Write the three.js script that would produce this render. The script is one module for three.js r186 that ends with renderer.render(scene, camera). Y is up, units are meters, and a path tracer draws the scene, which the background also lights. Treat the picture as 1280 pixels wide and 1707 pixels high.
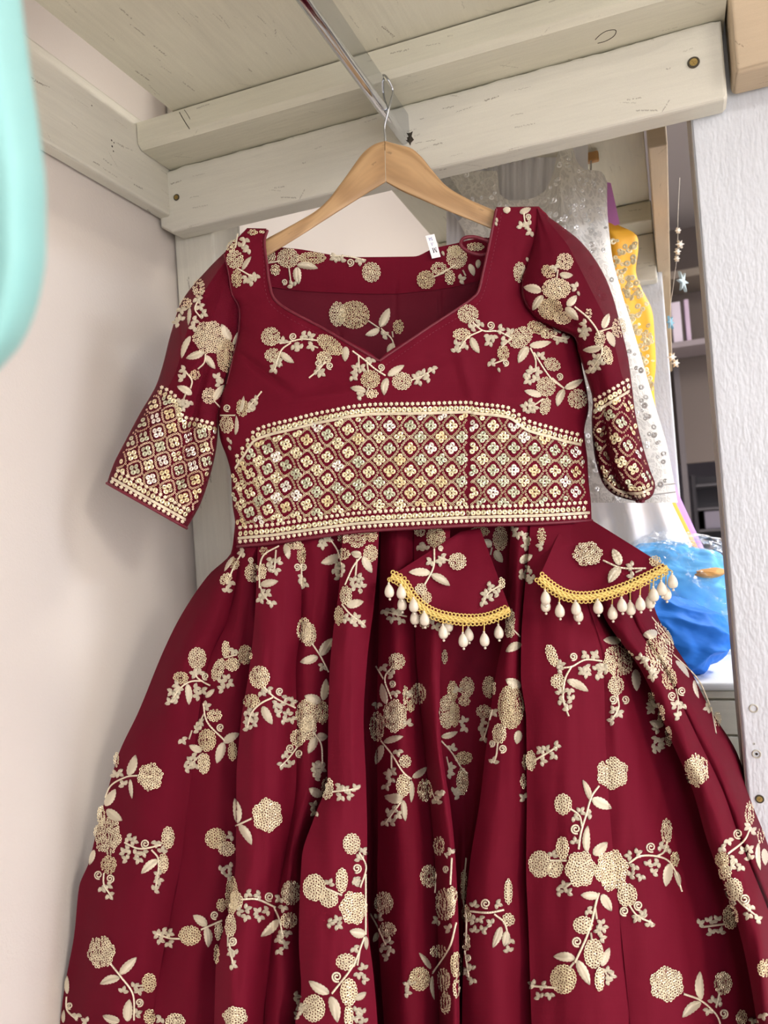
import * as THREE from 'three';
import { RoundedBoxGeometry } from 'three/addons/geometries/RoundedBoxGeometry.js';
import { ImprovedNoise } from 'three/addons/math/ImprovedNoise.js';
import { mergeGeometries, mergeVertices } from 'three/addons/utils/BufferGeometryUtils.js';
import { RectAreaLightUniformsLib } from 'three/addons/lights/RectAreaLightUniformsLib.js';

/* ------------------------------------------------------------------ camera, light, exposure */
const W = 1280, H = 1707, F = 1300, RAD = Math.PI / 180;
const scene = new THREE.Scene();
scene.background = new THREE.Color(0x0b0b0d);
const YAW = 20.4 * RAD;
const camera = new THREE.PerspectiveCamera(2 * Math.atan(H / 2 / F) / RAD, W / H, 0.02, 60);
camera.position.set(0, 1.45, 0);
camera.rotation.order = 'YXZ';
camera.rotation.set(1.8 * RAD, YAW, -4.0 * RAD);
camera.updateMatrixWorld(true);
camera.focus = 0.97;
camera.userData.fStop = 7;
scene.add(camera);
const renderer = new THREE.WebGLRenderer({ antialias: true });
renderer.toneMapping = THREE.LinearToneMapping;
renderer.toneMappingExposure = 0.9;
renderer.shadowMap.enabled = true;
RectAreaLightUniformsLib.init();
// ceiling panels: x, z, length along z, intensity; the shop window: one tall cool area light behind and to the right of the camera
const PANELS = [[4.0, 1.9, 0.9, 140, 'by the right-hand wall, forward of the camera'], [3.2, -0.9, 1.2, 62, 'by the right-hand wall, level with the rack'], [0.75, 2.4, 1.2, 12, 'behind the camera'], [-1.6, 2.9, 1.2, 5, 'near the outer wall behind the camera'], [0.3, -0.55, 1.2, 1.2, 'straight above the timber rack'], [1.5, -2.3, 1.2, 42, 'above the bay behind the rack'], [-2.4, -3.2, 1.2, 4, 'beyond the white partition'], [0.19, -11.5, 1.5, 4, '']];
const WINDOW = { x: 2.5, y: 1.45, z: 4.4, w: 2.6, h: 2.1, k: 2.4, c: 0xeaf0ff };

/* ------------------------------------------------------------------ helpers */
let seed = 7;
const rnd = () => { seed = (seed * 1664525 + 1013904223) >>> 0; return seed / 4294967296; };
const rr = (a, b) => a + (b - a) * rnd();
const V = (x, y, z) => new THREE.Vector3(x, y, z);
const lerp = (a, b, t) => a + (b - a) * t;
const clamp = (x, a = 0, b = 1) => Math.min(b, Math.max(a, x));
const sm = (a, b, x) => { const t = clamp((x - a) / (b - a)); return t * t * (3 - 2 * t); };
const perlin = new ImprovedNoise();
const ns = (x, y, z = 0.5) => perlin.noise(x, y, z);
const names = {};
function numbered(n) { const k = names[n] = (names[n] ?? -1) + 1; return k ? `${n}_${String(k).padStart(3, '0')}` : n; }
function tag(o, label, category, group, kind) {
  o.userData = {}; if (label) o.userData.label = label; if (category) o.userData.category = category;
  if (group) o.userData.group = group; if (kind) o.userData.kind = kind; return o;
}
function thing(name, label, category, pos = [0, 0, 0], group) {
  const g = new THREE.Group(); g.name = numbered(name); g.position.set(...pos); tag(g, label, category, group); scene.add(g); return g;
}
// geometry is given in world coordinates; under a thing it is moved to the thing's own origin
function mesh(name, geo, mat, parent = scene, label) {
  if (Array.isArray(geo)) geo = geo.length > 1 ? mergeGeometries(geo.map(flat), false) : geo[0];
  if (parent !== scene) { let p = parent; const o = V(0, 0, 0); while (p && p !== scene) { o.add(p.position); p = p.parent; } geo.translate(-o.x, -o.y, -o.z); }
  const m = new THREE.Mesh(geo, mat); m.name = parent === scene ? numbered(name) : name; m.castShadow = m.receiveShadow = true;
  if (label) m.userData.label = label; parent.add(m); return m;
}
function flat(g) { g = g.index ? g.toNonIndexed() : g; for (const k of Object.keys(g.attributes)) if (!['position', 'normal', 'uv'].includes(k)) g.deleteAttribute(k); if (!g.attributes.uv) g.setAttribute('uv', new THREE.BufferAttribute(new Float32Array(g.attributes.position.count * 2), 2)); return g; }
function struct(name, geo, mat) { const m = mesh(name, geo, mat); m.userData = { kind: 'structure' }; return m; }
// uv in metres from the dominant face direction; grain runs along axis `g`
function boxUV(geo, g = 0) {
  if (geo.index) geo = geo.toNonIndexed();
  const p = geo.attributes.position, n = geo.attributes.normal, uv = new Float32Array(p.count * 2);
  for (let i = 0; i < p.count; i++) {
    const a = [Math.abs(n.getX(i)), Math.abs(n.getY(i)), Math.abs(n.getZ(i))], c = [p.getX(i), p.getY(i), p.getZ(i)];
    const k = a.indexOf(Math.max(...a)), o = [0, 1, 2].filter(q => q !== k); if (o[1] === g) o.reverse();
    uv[2 * i] = c[o[0]] + 0.37 * c[k]; uv[2 * i + 1] = c[o[1]] + 0.71 * c[k];
  }
  geo.setAttribute('uv', new THREE.BufferAttribute(uv, 2)); return geo;
}
function box(x0, x1, y0, y1, z0, z1, r = 0.004, g = 0) {
  const geo = new RoundedBoxGeometry(x1 - x0, y1 - y0, z1 - z0, 2, Math.min(r, (x1 - x0) / 2.01, (y1 - y0) / 2.01, (z1 - z0) / 2.01));
  geo.translate((x0 + x1) / 2, (y0 + y1) / 2, (z0 + z1) / 2); return boxUV(geo, g);
}
function tube(pts, r, seg = 24, rad = 8, closed = false) { return new THREE.TubeGeometry(new THREE.CatmullRomCurve3(pts, closed, 'centripetal'), seg, r, rad, closed); }
// a pixel of the 1280 x 1707 frame as a direction, and planes to meet it
const CM = camera.matrixWorld, CP = camera.position;
const ray = (px, py) => V((px - W / 2) / F, (H / 2 - py) / F, -1).transformDirection(CM);
const EX = V(Math.cos(YAW), 0, -Math.sin(YAW)), EZ = V(Math.sin(YAW), 0, Math.cos(YAW));
const O = CP.clone().add(ray(640, 237).multiplyScalar(1 / ray(640, 237).dot(V(0, 0, -1).transformDirection(CM))));
const OZ = O.clone().sub(CP).dot(EZ);
const at = (px, py, z = 0) => { const r = ray(px, py); return r.multiplyScalar((OZ + z) / r.dot(EZ)).add(CP); };   // on the dress's own upright plane, z towards the viewer
const onZ = (px, py, z) => { const r = ray(px, py); return r.multiplyScalar((z - CP.z) / r.z).add(CP); };             // on an upright plane of the rack
// smooth curve through "a b  a b ..." pairs: a -> b (monotone cubic)
function curve(str) {
  const v = str.trim().split(/[\s,]+/).map(Number), X = [], Y = []; for (let i = 0; i < v.length; i += 2) { X.push(v[i]); Y.push(v[i + 1]); }
  const n = X.length, d = [], m = []; for (let i = 0; i < n - 1; i++) d.push((Y[i + 1] - Y[i]) / (X[i + 1] - X[i]));
  for (let i = 0; i < n; i++) m.push(i === 0 ? d[0] : i === n - 1 ? d[n - 2] : d[i - 1] * d[i] <= 0 ? 0 : 2 * d[i - 1] * d[i] / (d[i - 1] + d[i]));
  return x => {
    if (x <= X[0]) return Y[0] + m[0] * (x - X[0]); if (x >= X[n - 1]) return Y[n - 1] + m[n - 1] * (x - X[n - 1]);
    let i = 0; while (x > X[i + 1]) i++; const h = X[i + 1] - X[i], t = (x - X[i]) / h, t2 = t * t, t3 = t2 * t;
    return (2 * t3 - 3 * t2 + 1) * Y[i] + (t3 - 2 * t2 + t) * h * m[i] + (3 * t2 - 2 * t3) * Y[i + 1] + (t3 - t2) * h * m[i + 1];
  };
}
// path in the picture plane, by its length 0..1
function path(str) {
  const v = str.trim().split(/[\s,]+/).map(Number), p = []; for (let i = 0; i < v.length; i += 2) p.push(V(v[i], v[i + 1], 0));
  const c = new THREE.CatmullRomCurve3(p, false, 'centripetal'); c.arcLengthDivisions = 400; return t => { const q = c.getPointAt(clamp(t)); return [q.x, q.y]; };
}
// sheet of (nu+1) x (nv+1) points f(u, v) -> Vector3, uv scaled in metres
function sheet(nu, nv, f, su = 1, sv = 1) {
  const pos = [], uv = [], idx = [];
  for (let j = 0; j <= nv; j++) for (let i = 0; i <= nu; i++) { const p = f(i / nu, j / nv); pos.push(p.x, p.y, p.z); uv.push(i / nu * su, j / nv * sv); }
  for (let j = 0; j < nv; j++) for (let i = 0; i < nu; i++) { const a = j * (nu + 1) + i, b = a + 1, c = a + nu + 1, d = c + 1; idx.push(a, c, b, b, c, d); }
  const g = new THREE.BufferGeometry(); g.setAttribute('position', new THREE.Float32BufferAttribute(pos, 3)); g.setAttribute('uv', new THREE.Float32BufferAttribute(uv, 2)); g.setIndex(idx); g.computeVertexNormals(); return g;
}

/* ------------------------------------------------------------------ textures and materials */
function tex(w, h, f, srgb, rep = 1, repY = rep) {      // f(x, y) -> grey 0..255 or [r, g, b]
  const d = new Uint8Array(w * h * 4);
  for (let y = 0; y < h; y++) for (let x = 0; x < w; x++) { const c = f(x, y), k = (y * w + x) * 4, a = c.length ? c : [c, c, c]; d[k] = clamp(a[0], 0, 255); d[k + 1] = clamp(a[1], 0, 255); d[k + 2] = clamp(a[2], 0, 255); d[k + 3] = 255; }
  const t = new THREE.DataTexture(d, w, h); t.wrapS = t.wrapT = THREE.RepeatWrapping; t.magFilter = THREE.LinearFilter; t.minFilter = THREE.LinearMipmapLinearFilter; t.generateMipmaps = true;
  if (srgb) t.colorSpace = THREE.SRGBColorSpace; t.repeat.set(rep, repY); t.needsUpdate = true; return t;
}
const per = (x, y, w, h, fx, fy, s) => { // tiling noise
  const a = x / w, b = y / h, A = ns(a * fx, b * fy, s), B = ns((a - 1) * fx, b * fy, s), C = ns(a * fx, (b - 1) * fy, s), D = ns((a - 1) * fx, (b - 1) * fy, s);
  return lerp(lerp(A, B, a), lerp(C, D, a), b);
};
// brushed white paint over rough wood: long faint streaks, and scuffs that bare the darker wood
function paintTex(tint, scuffs, s) {
  const N = 768, marks = new Float32Array(N * N);
  for (let k = 0; k < scuffs; k++) { const L = rr(4, 46), x0 = rnd() * N, y0 = rnd() * N, a = rr(-0.12, 0.12) + (rnd() < 0.25 ? rr(-0.9, 0.9) : 0), w = rr(0.5, 1.7), dark = rr(0.12, 0.55);
    for (let i = 0; i < L; i++) for (let j = -2; j <= 2; j++) { const x = Math.round(x0 + i * Math.cos(a)), y = Math.round(y0 + i * Math.sin(a) + j + ns(i * 0.2, k, s) * 2); const q = ((y % N + N) % N) * N + (x % N + N) % N; marks[q] = Math.max(marks[q], dark * clamp(w - Math.abs(j)) * (ns(i * 0.35, k * 3.1, s) > -0.15 ? 1 : 0.1)); } }
  return tex(N, N, (x, y) => {
    const v = 1 + 0.028 * per(x, y, N, N, 5, 60, s) + 0.02 * per(x, y, N, N, 14, 190, s + 3) + 0.035 * per(x, y, N, N, 4, 9, s + 7) + 0.02 * (rnd() - 0.5), m = 1 - marks[y * N + x];
    return [tint[0] * v * lerp(0.33, 1, m), tint[1] * v * lerp(0.3, 1, m), tint[2] * v * lerp(0.26, 1, m)];
  }, true, 2);
}
const brushBump = tex(512, 512, (x, y) => 128 + 60 * per(x, y, 512, 512, 5, 70, 1.3) + 40 * per(x, y, 512, 512, 20, 160, 4.3) + 26 * (rnd() - 0.5), false, 2.5);
const roughBump = tex(768, 768, (x, y) => { const d = per(x, y, 768, 768, 24, 70, 2.2), e = per(x, y, 768, 768, 60, 130, 5.1); return 128 + 70 * Math.sign(d) * Math.pow(Math.abs(d), 0.8) + 55 * e + 45 * per(x, y, 768, 768, 5, 12, 8.1) + 12 * (rnd() - 0.5); }, false, 3);
const peelBump = tex(512, 512, (x, y) => 128 + 55 * per(x, y, 512, 512, 60, 60, 3.7) + 45 * per(x, y, 512, 512, 120, 120, 1.9), false, 4);
const std = (color, roughness = 0.7, o = {}) => new THREE.MeshStandardMaterial({ color, roughness, metalness: 0, ...o });
const phys = (color, roughness = 0.6, o = {}) => new THREE.MeshPhysicalMaterial({ color, roughness, metalness: 0, ...o });
const M = {};
M.board = std(0xffffff, 0.55, { map: paintTex([208, 206, 188], 130, 1.1), bumpMap: brushBump, bumpScale: 0.0006 });
M.plank = std(0xffffff, 0.55, { map: paintTex([213, 211, 198], 130, 5.1), bumpMap: brushBump, bumpScale: 0.0007 });
M.post = std(0xffffff, 0.38, { map: paintTex([216, 222, 230], 26, 9.1), bumpMap: roughBump, bumpScale: 0.0013 });
M.bare = std(0xffffff, 0.7, { map: paintTex([190, 172, 146], 40, 13.1), bumpMap: brushBump, bumpScale: 0.0006 });
M.edge = std(0xa39a90, 0.7, { bumpMap: brushBump, bumpScale: 0.0006 });
M.wall = phys(0xd9d2cb, 0.42, { bumpMap: peelBump, bumpScale: 0.0005, clearcoat: 0.35, clearcoatRoughness: 0.3 });
M.shopWall = std(0xc9c4c6, 0.8); M.ceil = std(0xb4aeb0, 0.9); M.floor = std(0xc0b9b0, 0.5);
M.chrome = std(0xc9ccd0, 0.09, { metalness: 1 });
M.steel = std(0xb9bcc0, 0.25, { metalness: 1 });
M.brass = std(0xa8915a, 0.35, { metalness: 0.9 });
const grain = s => tex(512, 512, (x, y) => {
  const a = per(x, y, 512, 512, 1, 3, s), r = Math.sin((y / 512 * 13 + a * 3.2) * 2 * Math.PI), f = per(x, y, 512, 512, 6, 150, s + 2), k = per(x, y, 512, 512, 9, 90, s + 5) > 0.52 ? 0.82 : 1;
  const v = (0.95 + 0.06 * r + 0.07 * f) * k; return [198 * v, 164 * v * (0.985 + 0.015 * r), 120 * v * (0.97 + 0.03 * r)];
}, true, 6);
M.wood = phys(0xe9e4dd, 0.42, { map: grain(3.3), clearcoat: 0.15, clearcoatRoughness: 0.4 });
M.woodB = phys(0xe9e4dd, 0.42, { map: grain(8.8), clearcoat: 0.15, clearcoatRoughness: 0.4 });
M.woodDark = std(0xb78a55, 0.5);
const weave = tex(256, 256, (x, y) => 128 + 46 * Math.sin(x * Math.PI / 2) * (y & 2 ? 1 : 0.3) + 46 * Math.sin(y * Math.PI / 2) + 30 * (rnd() - 0.5), false, 9);
const MAROON = 0x64051f;
M.cloth = phys(MAROON, 0.78, { bumpMap: weave, bumpScale: 0.00012, side: THREE.DoubleSide, specularIntensity: 0.3 });
M.lining = phys(0x58061c, 0.7, { bumpMap: weave, bumpScale: 0.0001, side: THREE.DoubleSide, specularIntensity: 0.3 });
M.sheer = phys(MAROON, 0.8, { bumpMap: weave, bumpScale: 0.00012, side: THREE.DoubleSide, transparent: true, opacity: 0.86, specularIntensity: 0.3 });
M.sheerSleeve = phys(MAROON, 0.8, { bumpMap: weave, bumpScale: 0.00012, side: THREE.DoubleSide, transparent: true, opacity: 0.8, specularIntensity: 0.3 });
M.piping = phys(0x681026, 0.55, { sheen: 0.3, sheenColor: new THREE.Color(0xb03050) });
const stitch = tex(128, 128, (x, y) => 128 + 100 * Math.sin(x / 128 * Math.PI * 2 * 16 + 0.6 * Math.sin(y * 0.2)) + 20 * (rnd() - 0.5), false, 1);
M.thread = std(0xefe4ca, 0.38, { metalness: 0.25, bumpMap: stitch, bumpScale: 0.0005, side: THREE.DoubleSide });
M.threadB = std(0xe4d9bf, 0.34, { metalness: 0.3, bumpMap: stitch, bumpScale: 0.0005, side: THREE.DoubleSide });
M.starThread = std(0xf4e9cc, 0.4, { metalness: 0.15, side: THREE.DoubleSide });
const seq = (c, r) => std(c, r, { metalness: 0.55, side: THREE.DoubleSide });
M.seqA = seq(0xe6d8b6, 0.3); M.seqB = seq(0xdccfb0, 0.36); M.seqC = seq(0xd0c09c, 0.34);
const seqB = (c, r) => std(c, r, { metalness: 0.75, side: THREE.DoubleSide });
M.bigA = seqB(0xe4d9b2, 0.26); M.bigB = seqB(0xc3c5a8, 0.28); M.bigC = seqB(0xf0eadc, 0.2); M.bigD = seqB(0xdcca9c, 0.3);
M.gold = std(0xdcc070, 0.42, { metalness: 0.4 });
M.pearl = phys(0xdcd2bf, 0.28, { clearcoat: 0.7, clearcoatRoughness: 0.2, sheen: 0.3, sheenColor: new THREE.Color(0xffe8d8) });
M.glow = (k) => new THREE.MeshStandardMaterial({ color: 0xffffff, emissive: 0xffffff, emissiveIntensity: k });

/* ------------------------------------------------------------------ the shop: shell and lights */
const RX0 = -4, RX1 = 4.6, RZ0 = -15, RZ1 = 4.6, RY = 3.0;
struct('floor', box(RX0 - 0.1, RX1 + 0.1, -0.1, 0, RZ0 - 0.1, RZ1 + 0.1, 0.002), M.floor);
struct('ceiling', box(RX0 - 0.1, RX1 + 0.1, RY, RY + 0.1, RZ0 - 0.1, RZ1 + 0.1, 0.002), M.ceil);
struct('wall_outer', box(RX0 - 0.1, RX0, 0, RY, RZ0, RZ1, 0.002), M.shopWall);
struct('wall_right', box(RX1, RX1 + 0.1, 0, RY, RZ0, RZ1, 0.002), M.shopWall);
struct('wall_back', box(RX0, RX1, 0, RY, RZ0 - 0.1, RZ0, 0.002), std(0x77717c, 0.85));
struct('wall_front', box(RX0, RX1, 0, RY, RZ1, RZ1 + 0.1, 0.002), M.shopWall);
for (const [x, z, len, k, where] of PANELS) {
  const far = z < -8, t = thing('ceiling_light', far ? 'glowing ceiling light panel far away beyond the gap beside the right post' : `flat white ceiling light panel ${where}`, 'light', [x, RY - 0.03, z], far ? undefined : 'ceiling panel lights of the shop');
  mesh('diffuser', box(x - 0.3, x + 0.3, RY - 0.035, RY - 0.02, z - len / 2, z + len / 2, 0.003), M.glow(far ? 7 : Math.min(6, k / 4)), t);
  mesh('frame', [box(x - 0.33, x - 0.3, RY - 0.04, RY, z - len / 2 - 0.03, z + len / 2 + 0.03, 0.002), box(x + 0.3, x + 0.33, RY - 0.04, RY, z - len / 2 - 0.03, z + len / 2 + 0.03, 0.002), box(x - 0.3, x + 0.3, RY - 0.04, RY, z - len / 2 - 0.03, z - len / 2, 0.002), box(x - 0.3, x + 0.3, RY - 0.04, RY, z + len / 2, z + len / 2 + 0.03, 0.002)], std(0xe6e6e6, 0.5), t);
  const l = new THREE.RectAreaLight(z < 0.5 && x > 3 ? 0xe9f0ff : 0xfff4e6, k, 0.6, len); l.position.set(x, RY - 0.045, z); l.lookAt(x, 0, z); scene.add(l);
}
{
  const { x, y, z, w, h, k, c } = WINDOW;
  const t = new THREE.Group(); t.name = 'window_1'; t.position.set(x, y, z); t.userData = { kind: 'structure' }; scene.add(t);
  mesh('pane', box(x - w / 2, x + w / 2, y - h / 2, y + h / 2, z + 0.12, z + 0.13, 0.002), new THREE.MeshStandardMaterial({ color: 0xffffff, emissive: c, emissiveIntensity: 1.6 }), t);
  mesh('frame', [box(x - w / 2 - 0.06, x - w / 2, y - h / 2 - 0.06, y + h / 2 + 0.06, z + 0.08, z + 0.2), box(x + w / 2, x + w / 2 + 0.06, y - h / 2 - 0.06, y + h / 2 + 0.06, z + 0.08, z + 0.2), box(x - w / 2, x + w / 2, y + h / 2, y + h / 2 + 0.06, z + 0.08, z + 0.2), box(x - w / 2, x + w / 2, y - h / 2 - 0.06, y - h / 2, z + 0.08, z + 0.2)], std(0xdddddd, 0.5), t);
  const l = new THREE.RectAreaLight(c, k, w, h); l.position.set(x, y, z + 0.1); l.lookAt(x, y, z - 5); scene.add(l);
}

/* ------------------------------------------------------------------ the bay: partition, timber rack, rail */
const XW = -0.725, ZP = -1.021;
struct('wall_left', box(XW - 0.03, XW, 0, 2.7, -3.0, 0.25, 0.002), M.wall);
struct('wall_end', box(XW, -0.02, 0, 2.7, -3.03, -3.0, 0.002), M.wall);
// a board face traced with an uneven sawn edge, pushed back to its thickness
function sawn(x0, x1, y0, y1, z0, z1, r, cut = [0, 0], amp = 0.0012) {
  const s = new THREE.Shape(), n = 150; s.moveTo(x0 + cut[0], y0); s.lineTo(x1 - cut[1], y0); s.lineTo(x1, y0 + cut[1]);
  for (let i = 0; i <= n; i++) { const x = lerp(x1, x0, i / n); s.lineTo(x, y1 + amp * (ns(x * 30, 3.3) * 1.3 + ns(x * 110, 8.3) * 0.9) - (ns(x * 14, 5.7) > 0.4 ? amp : 0)); }
  s.lineTo(x0, y0 + cut[0] * 0.6);
  const g = new THREE.ExtrudeGeometry(s, { depth: z1 - z0 - 2 * r, bevelEnabled: true, bevelThickness: r, bevelSize: r, bevelOffset: -r, bevelSegments: 3, steps: 1, curveSegments: 4 });
  g.translate(0, 0, z0 + r); return boxUV(g, 0);
}
function bar(profile, x0, x1) { // profile in (z, y) run along x
  const s = new THREE.Shape(); profile.forEach(([z, y], i) => i ? s.lineTo(-z, y) : s.moveTo(-z, y));
  const g = new THREE.ExtrudeGeometry(s, { depth: x1 - x0, bevelEnabled: false, steps: 40 }); g.rotateY(Math.PI / 2); g.translate(x0, 0, 0); g.computeVertexNormals(); return boxUV(g, 0);
}
function screw(p, r, parent, lbl) {
  const g = [new THREE.CylinderGeometry(r, r * 0.8, 0.0016, 18), new THREE.BoxGeometry(r * 1.3, 0.0012, r * 0.28), new THREE.BoxGeometry(r * 0.28, 0.0012, r * 1.3)]; g[1].translate(0, 0.0008, 0); g[2].translate(0, 0.0008, 0);
  g.forEach(q => { q.rotateX(Math.PI / 2); q.rotateZ(0.5); q.translate(p.x, p.y, p.z); }); mesh('screw', g, M.brass, parent, lbl);
  const h = new THREE.TorusGeometry(r * 1.25, r * 0.3, 6, 20); h.translate(p.x, p.y, p.z); mesh('screw_hole', h, std(0x4a4436, 0.9), parent);
}
{
  const t = thing('display_rack', 'white painted timber rack frame that carries the chrome rail and the maroon dress', 'rack', [XW, 0, ZP]);
  mesh('post', box(XW + 0.002, -0.65, 0, 2.7, -1.15, -1.060, 0.005, 1), M.plank, t, 'left upright post beside the white wall');
  mesh('post', box(0.057, 0.225, 0, 2.7, -1.155, -1.060, 0.004, 1), M.post, t, 'wide right upright post with rough paint');
  mesh('post_edge', box(0.0556, 0.0576, 0, 2.7, -1.140, -1.064, 0.0008, 1), M.edge, t, 'bare wood edge of the right post');
  mesh('cross_board', sawn(-0.7205, 0.0975, 1.947, 2.0455, ZP - 0.038, ZP, 0.005, [0.02, 0.004]), M.plank, t, 'cross board with two screws');
  mesh('ledger_beam', bar([[-0.957, 2.0465], [-0.949, 2.054], [-0.949, 2.0852], [-1.059, 2.0852], [-1.059, 2.0465]], -0.6992, 0.102), M.board, t);
  mesh('side_beam', box(XW + 0.0022, -0.7005, 1.972, 2.098, -1.058, 0.2, 0.005, 2), M.plank, t, 'side beam along the left wall');
  mesh('shelf_board', box(-0.639, 0.1, 2.088, 2.107, -1.12, -0.25, 0.002, 2), M.board, t);
  mesh('end_beam', box(0.1045, 0.9, 1.965, 2.2, -1.058, -1.0, 0.007, 0), M.bare, t, 'neighbouring beam end at the top right');
  const a = onZ(294, 329, ZP + 0.0008), b = onZ(1156, 104, ZP + 0.0008); screw(a, 0.0034, t); screw(b, 0.0046, t);
  screw(onZ(1266, 1332, -1.0595), 0.0034, t);
  // age marks: a split and a knot in the ledger, peeled spots on the side beam, the splintered notch where the rail enters
  const dk = std(0x3a3329, 0.95), mark = (pts, f, r) => tube(pts.map(([x, y]) => f(x, y)), r, 24, 5), onY = (px, py, y) => { const q = ray(px, py); return q.multiplyScalar((y - CP.y) / q.y).add(CP); }, onX = (px, py, x) => { const q = ray(px, py); return q.multiplyScalar((x - CP.x) / q.x).add(CP); };
  mesh('crack', mark([[299, 187], [304, 196], [310, 206], [316, 215]], (x, y) => onZ(x, y, -0.949), 0.0006), dk, t); mesh('crack', mark([[307, 183], [312, 190], [317, 199]], (x, y) => onZ(x, y, -0.949), 0.0004), dk, t);
  mesh('knot', mark([[992, 66], [1000, 58], [1012, 51], [1026, 50], [1024, 59], [1010, 68], [996, 72]], (x, y) => onY(x, y, 2.0466), 0.0006), dk, t);
  for (const [x, y, r] of [[186, 234, 0.0014], [190, 238, 0.0011], [187, 244, 0.0015], [189, 252, 0.0012], [153, 176, 0.001]]) { const q = onX(x, y, -0.7005), g = new THREE.SphereGeometry(r, 8, 6); g.scale(0.25, 1, 1); g.translate(q.x, q.y, q.z); mesh('peeled_spot', g, dk, t); }
  { const q = new THREE.Shape(); [[681, 216], [683, 222], [688, 219], [686, 227], [690, 233], [685, 238], [684, 243], [680, 236], [681, 228]].forEach(([x, y], i) => { const w = onZ(x, y, ZP); i ? q.lineTo(w.x, w.y) : q.moveTo(w.x, w.y); }); const g = new THREE.ExtrudeGeometry(q, { depth: 0.0006, bevelEnabled: false }); g.translate(0, 0, ZP); mesh('notch', g, dk, t, 'splintered notch where the rail enters'); }
  for (const [px, py, r, hole] of [[1256, 1181, 0.0045, 0], [1261, 1257, 0.0045, 1], [1257, 1240, 0.0012, 1]]) { const p = onZ(px, py, -1.0595), g = new THREE.TorusGeometry(r, r * 0.22, 6, 22); g.translate(p.x, p.y, p.z); const h = new THREE.CylinderGeometry(r * 0.35, r * 0.35, 0.0006, 12); h.rotateX(Math.PI / 2); h.translate(p.x, p.y, p.z); mesh('filled_hole', g, M.plank, t); if (hole) mesh('nail_hole', h, std(0x2a2620, 0.9), t); }
}
{ // the rack of the bay behind, of the same build
  const zb = -1.72, t = thing('display_rack', 'similar timber rack of the bay behind, seen past the white dress', 'rack', [0, 0, zb]);
  mesh('side_beam', box(0.004, 0.03, 1.972, 2.098, -3.0, -1.165, 0.003, 2), M.bare, t);
  mesh('shelf_board', box(-0.445, 0.0, 2.088, 2.107, -1.8, -1.2, 0.002, 2), M.board, t);
  mesh('ledger_beam', box(-0.445, 0.003, 2.046, 2.087, zb - 0.1, zb + 0.07, 0.004, 0), M.board, t);
  mesh('cross_board', box(-0.445, 0.003, 1.947, 2.045, zb - 0.04, zb, 0.004, 0), M.plank, t);
  mesh('post', box(-0.06, 0.013, 0, 2.045, zb - 0.08, zb - 0.042, 0.004, 1), M.post, t);
  mesh('rear_board', box(-0.445, 0.003, 1.80, 1.93, zb - 0.6, zb - 0.56, 0.004, 0), M.board, t);
  mesh('rear_shelf', box(-0.445, 0.003, 2.02, 2.04, zb - 1.0, zb - 0.2, 0.004, 0), M.board, t);
}
{ // stock on top of the shelf, out of view: it shades the wall above the side beam
  const t = thing('storage_box', 'closed storage box standing on top of the white shelf board', 'box', [-0.1, 2.1075, -0.65]);
  mesh('carton', box(-0.34, 0.09, 2.1075, 2.42, -1.02, -0.3, 0.006), M.woodDark, t); mesh('lid', box(-0.347, 0.097, 2.39, 2.43, -1.027, -0.293, 0.004), M.bare, t);
}
{
  const s = new THREE.Shape(), w = 0.0075, y0 = 1.990, y1 = 2.037; s.moveTo(-w, y0 + w); s.absarc(0, y0 + w, w, Math.PI, 2 * Math.PI, false); s.lineTo(w, y1 - w); s.absarc(0, y1 - w, w, 0, Math.PI, false); s.closePath();
  const g = new THREE.ExtrudeGeometry(s, { depth: 1.66, bevelEnabled: false, curveSegments: 20, steps: 1 }); g.translate(-0.3105, 0, -1.64);
  const r = mesh('hanging_rail', g, M.chrome); tag(r, 'flat chrome hanging rail running back under the white shelf', 'rail');
}

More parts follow.
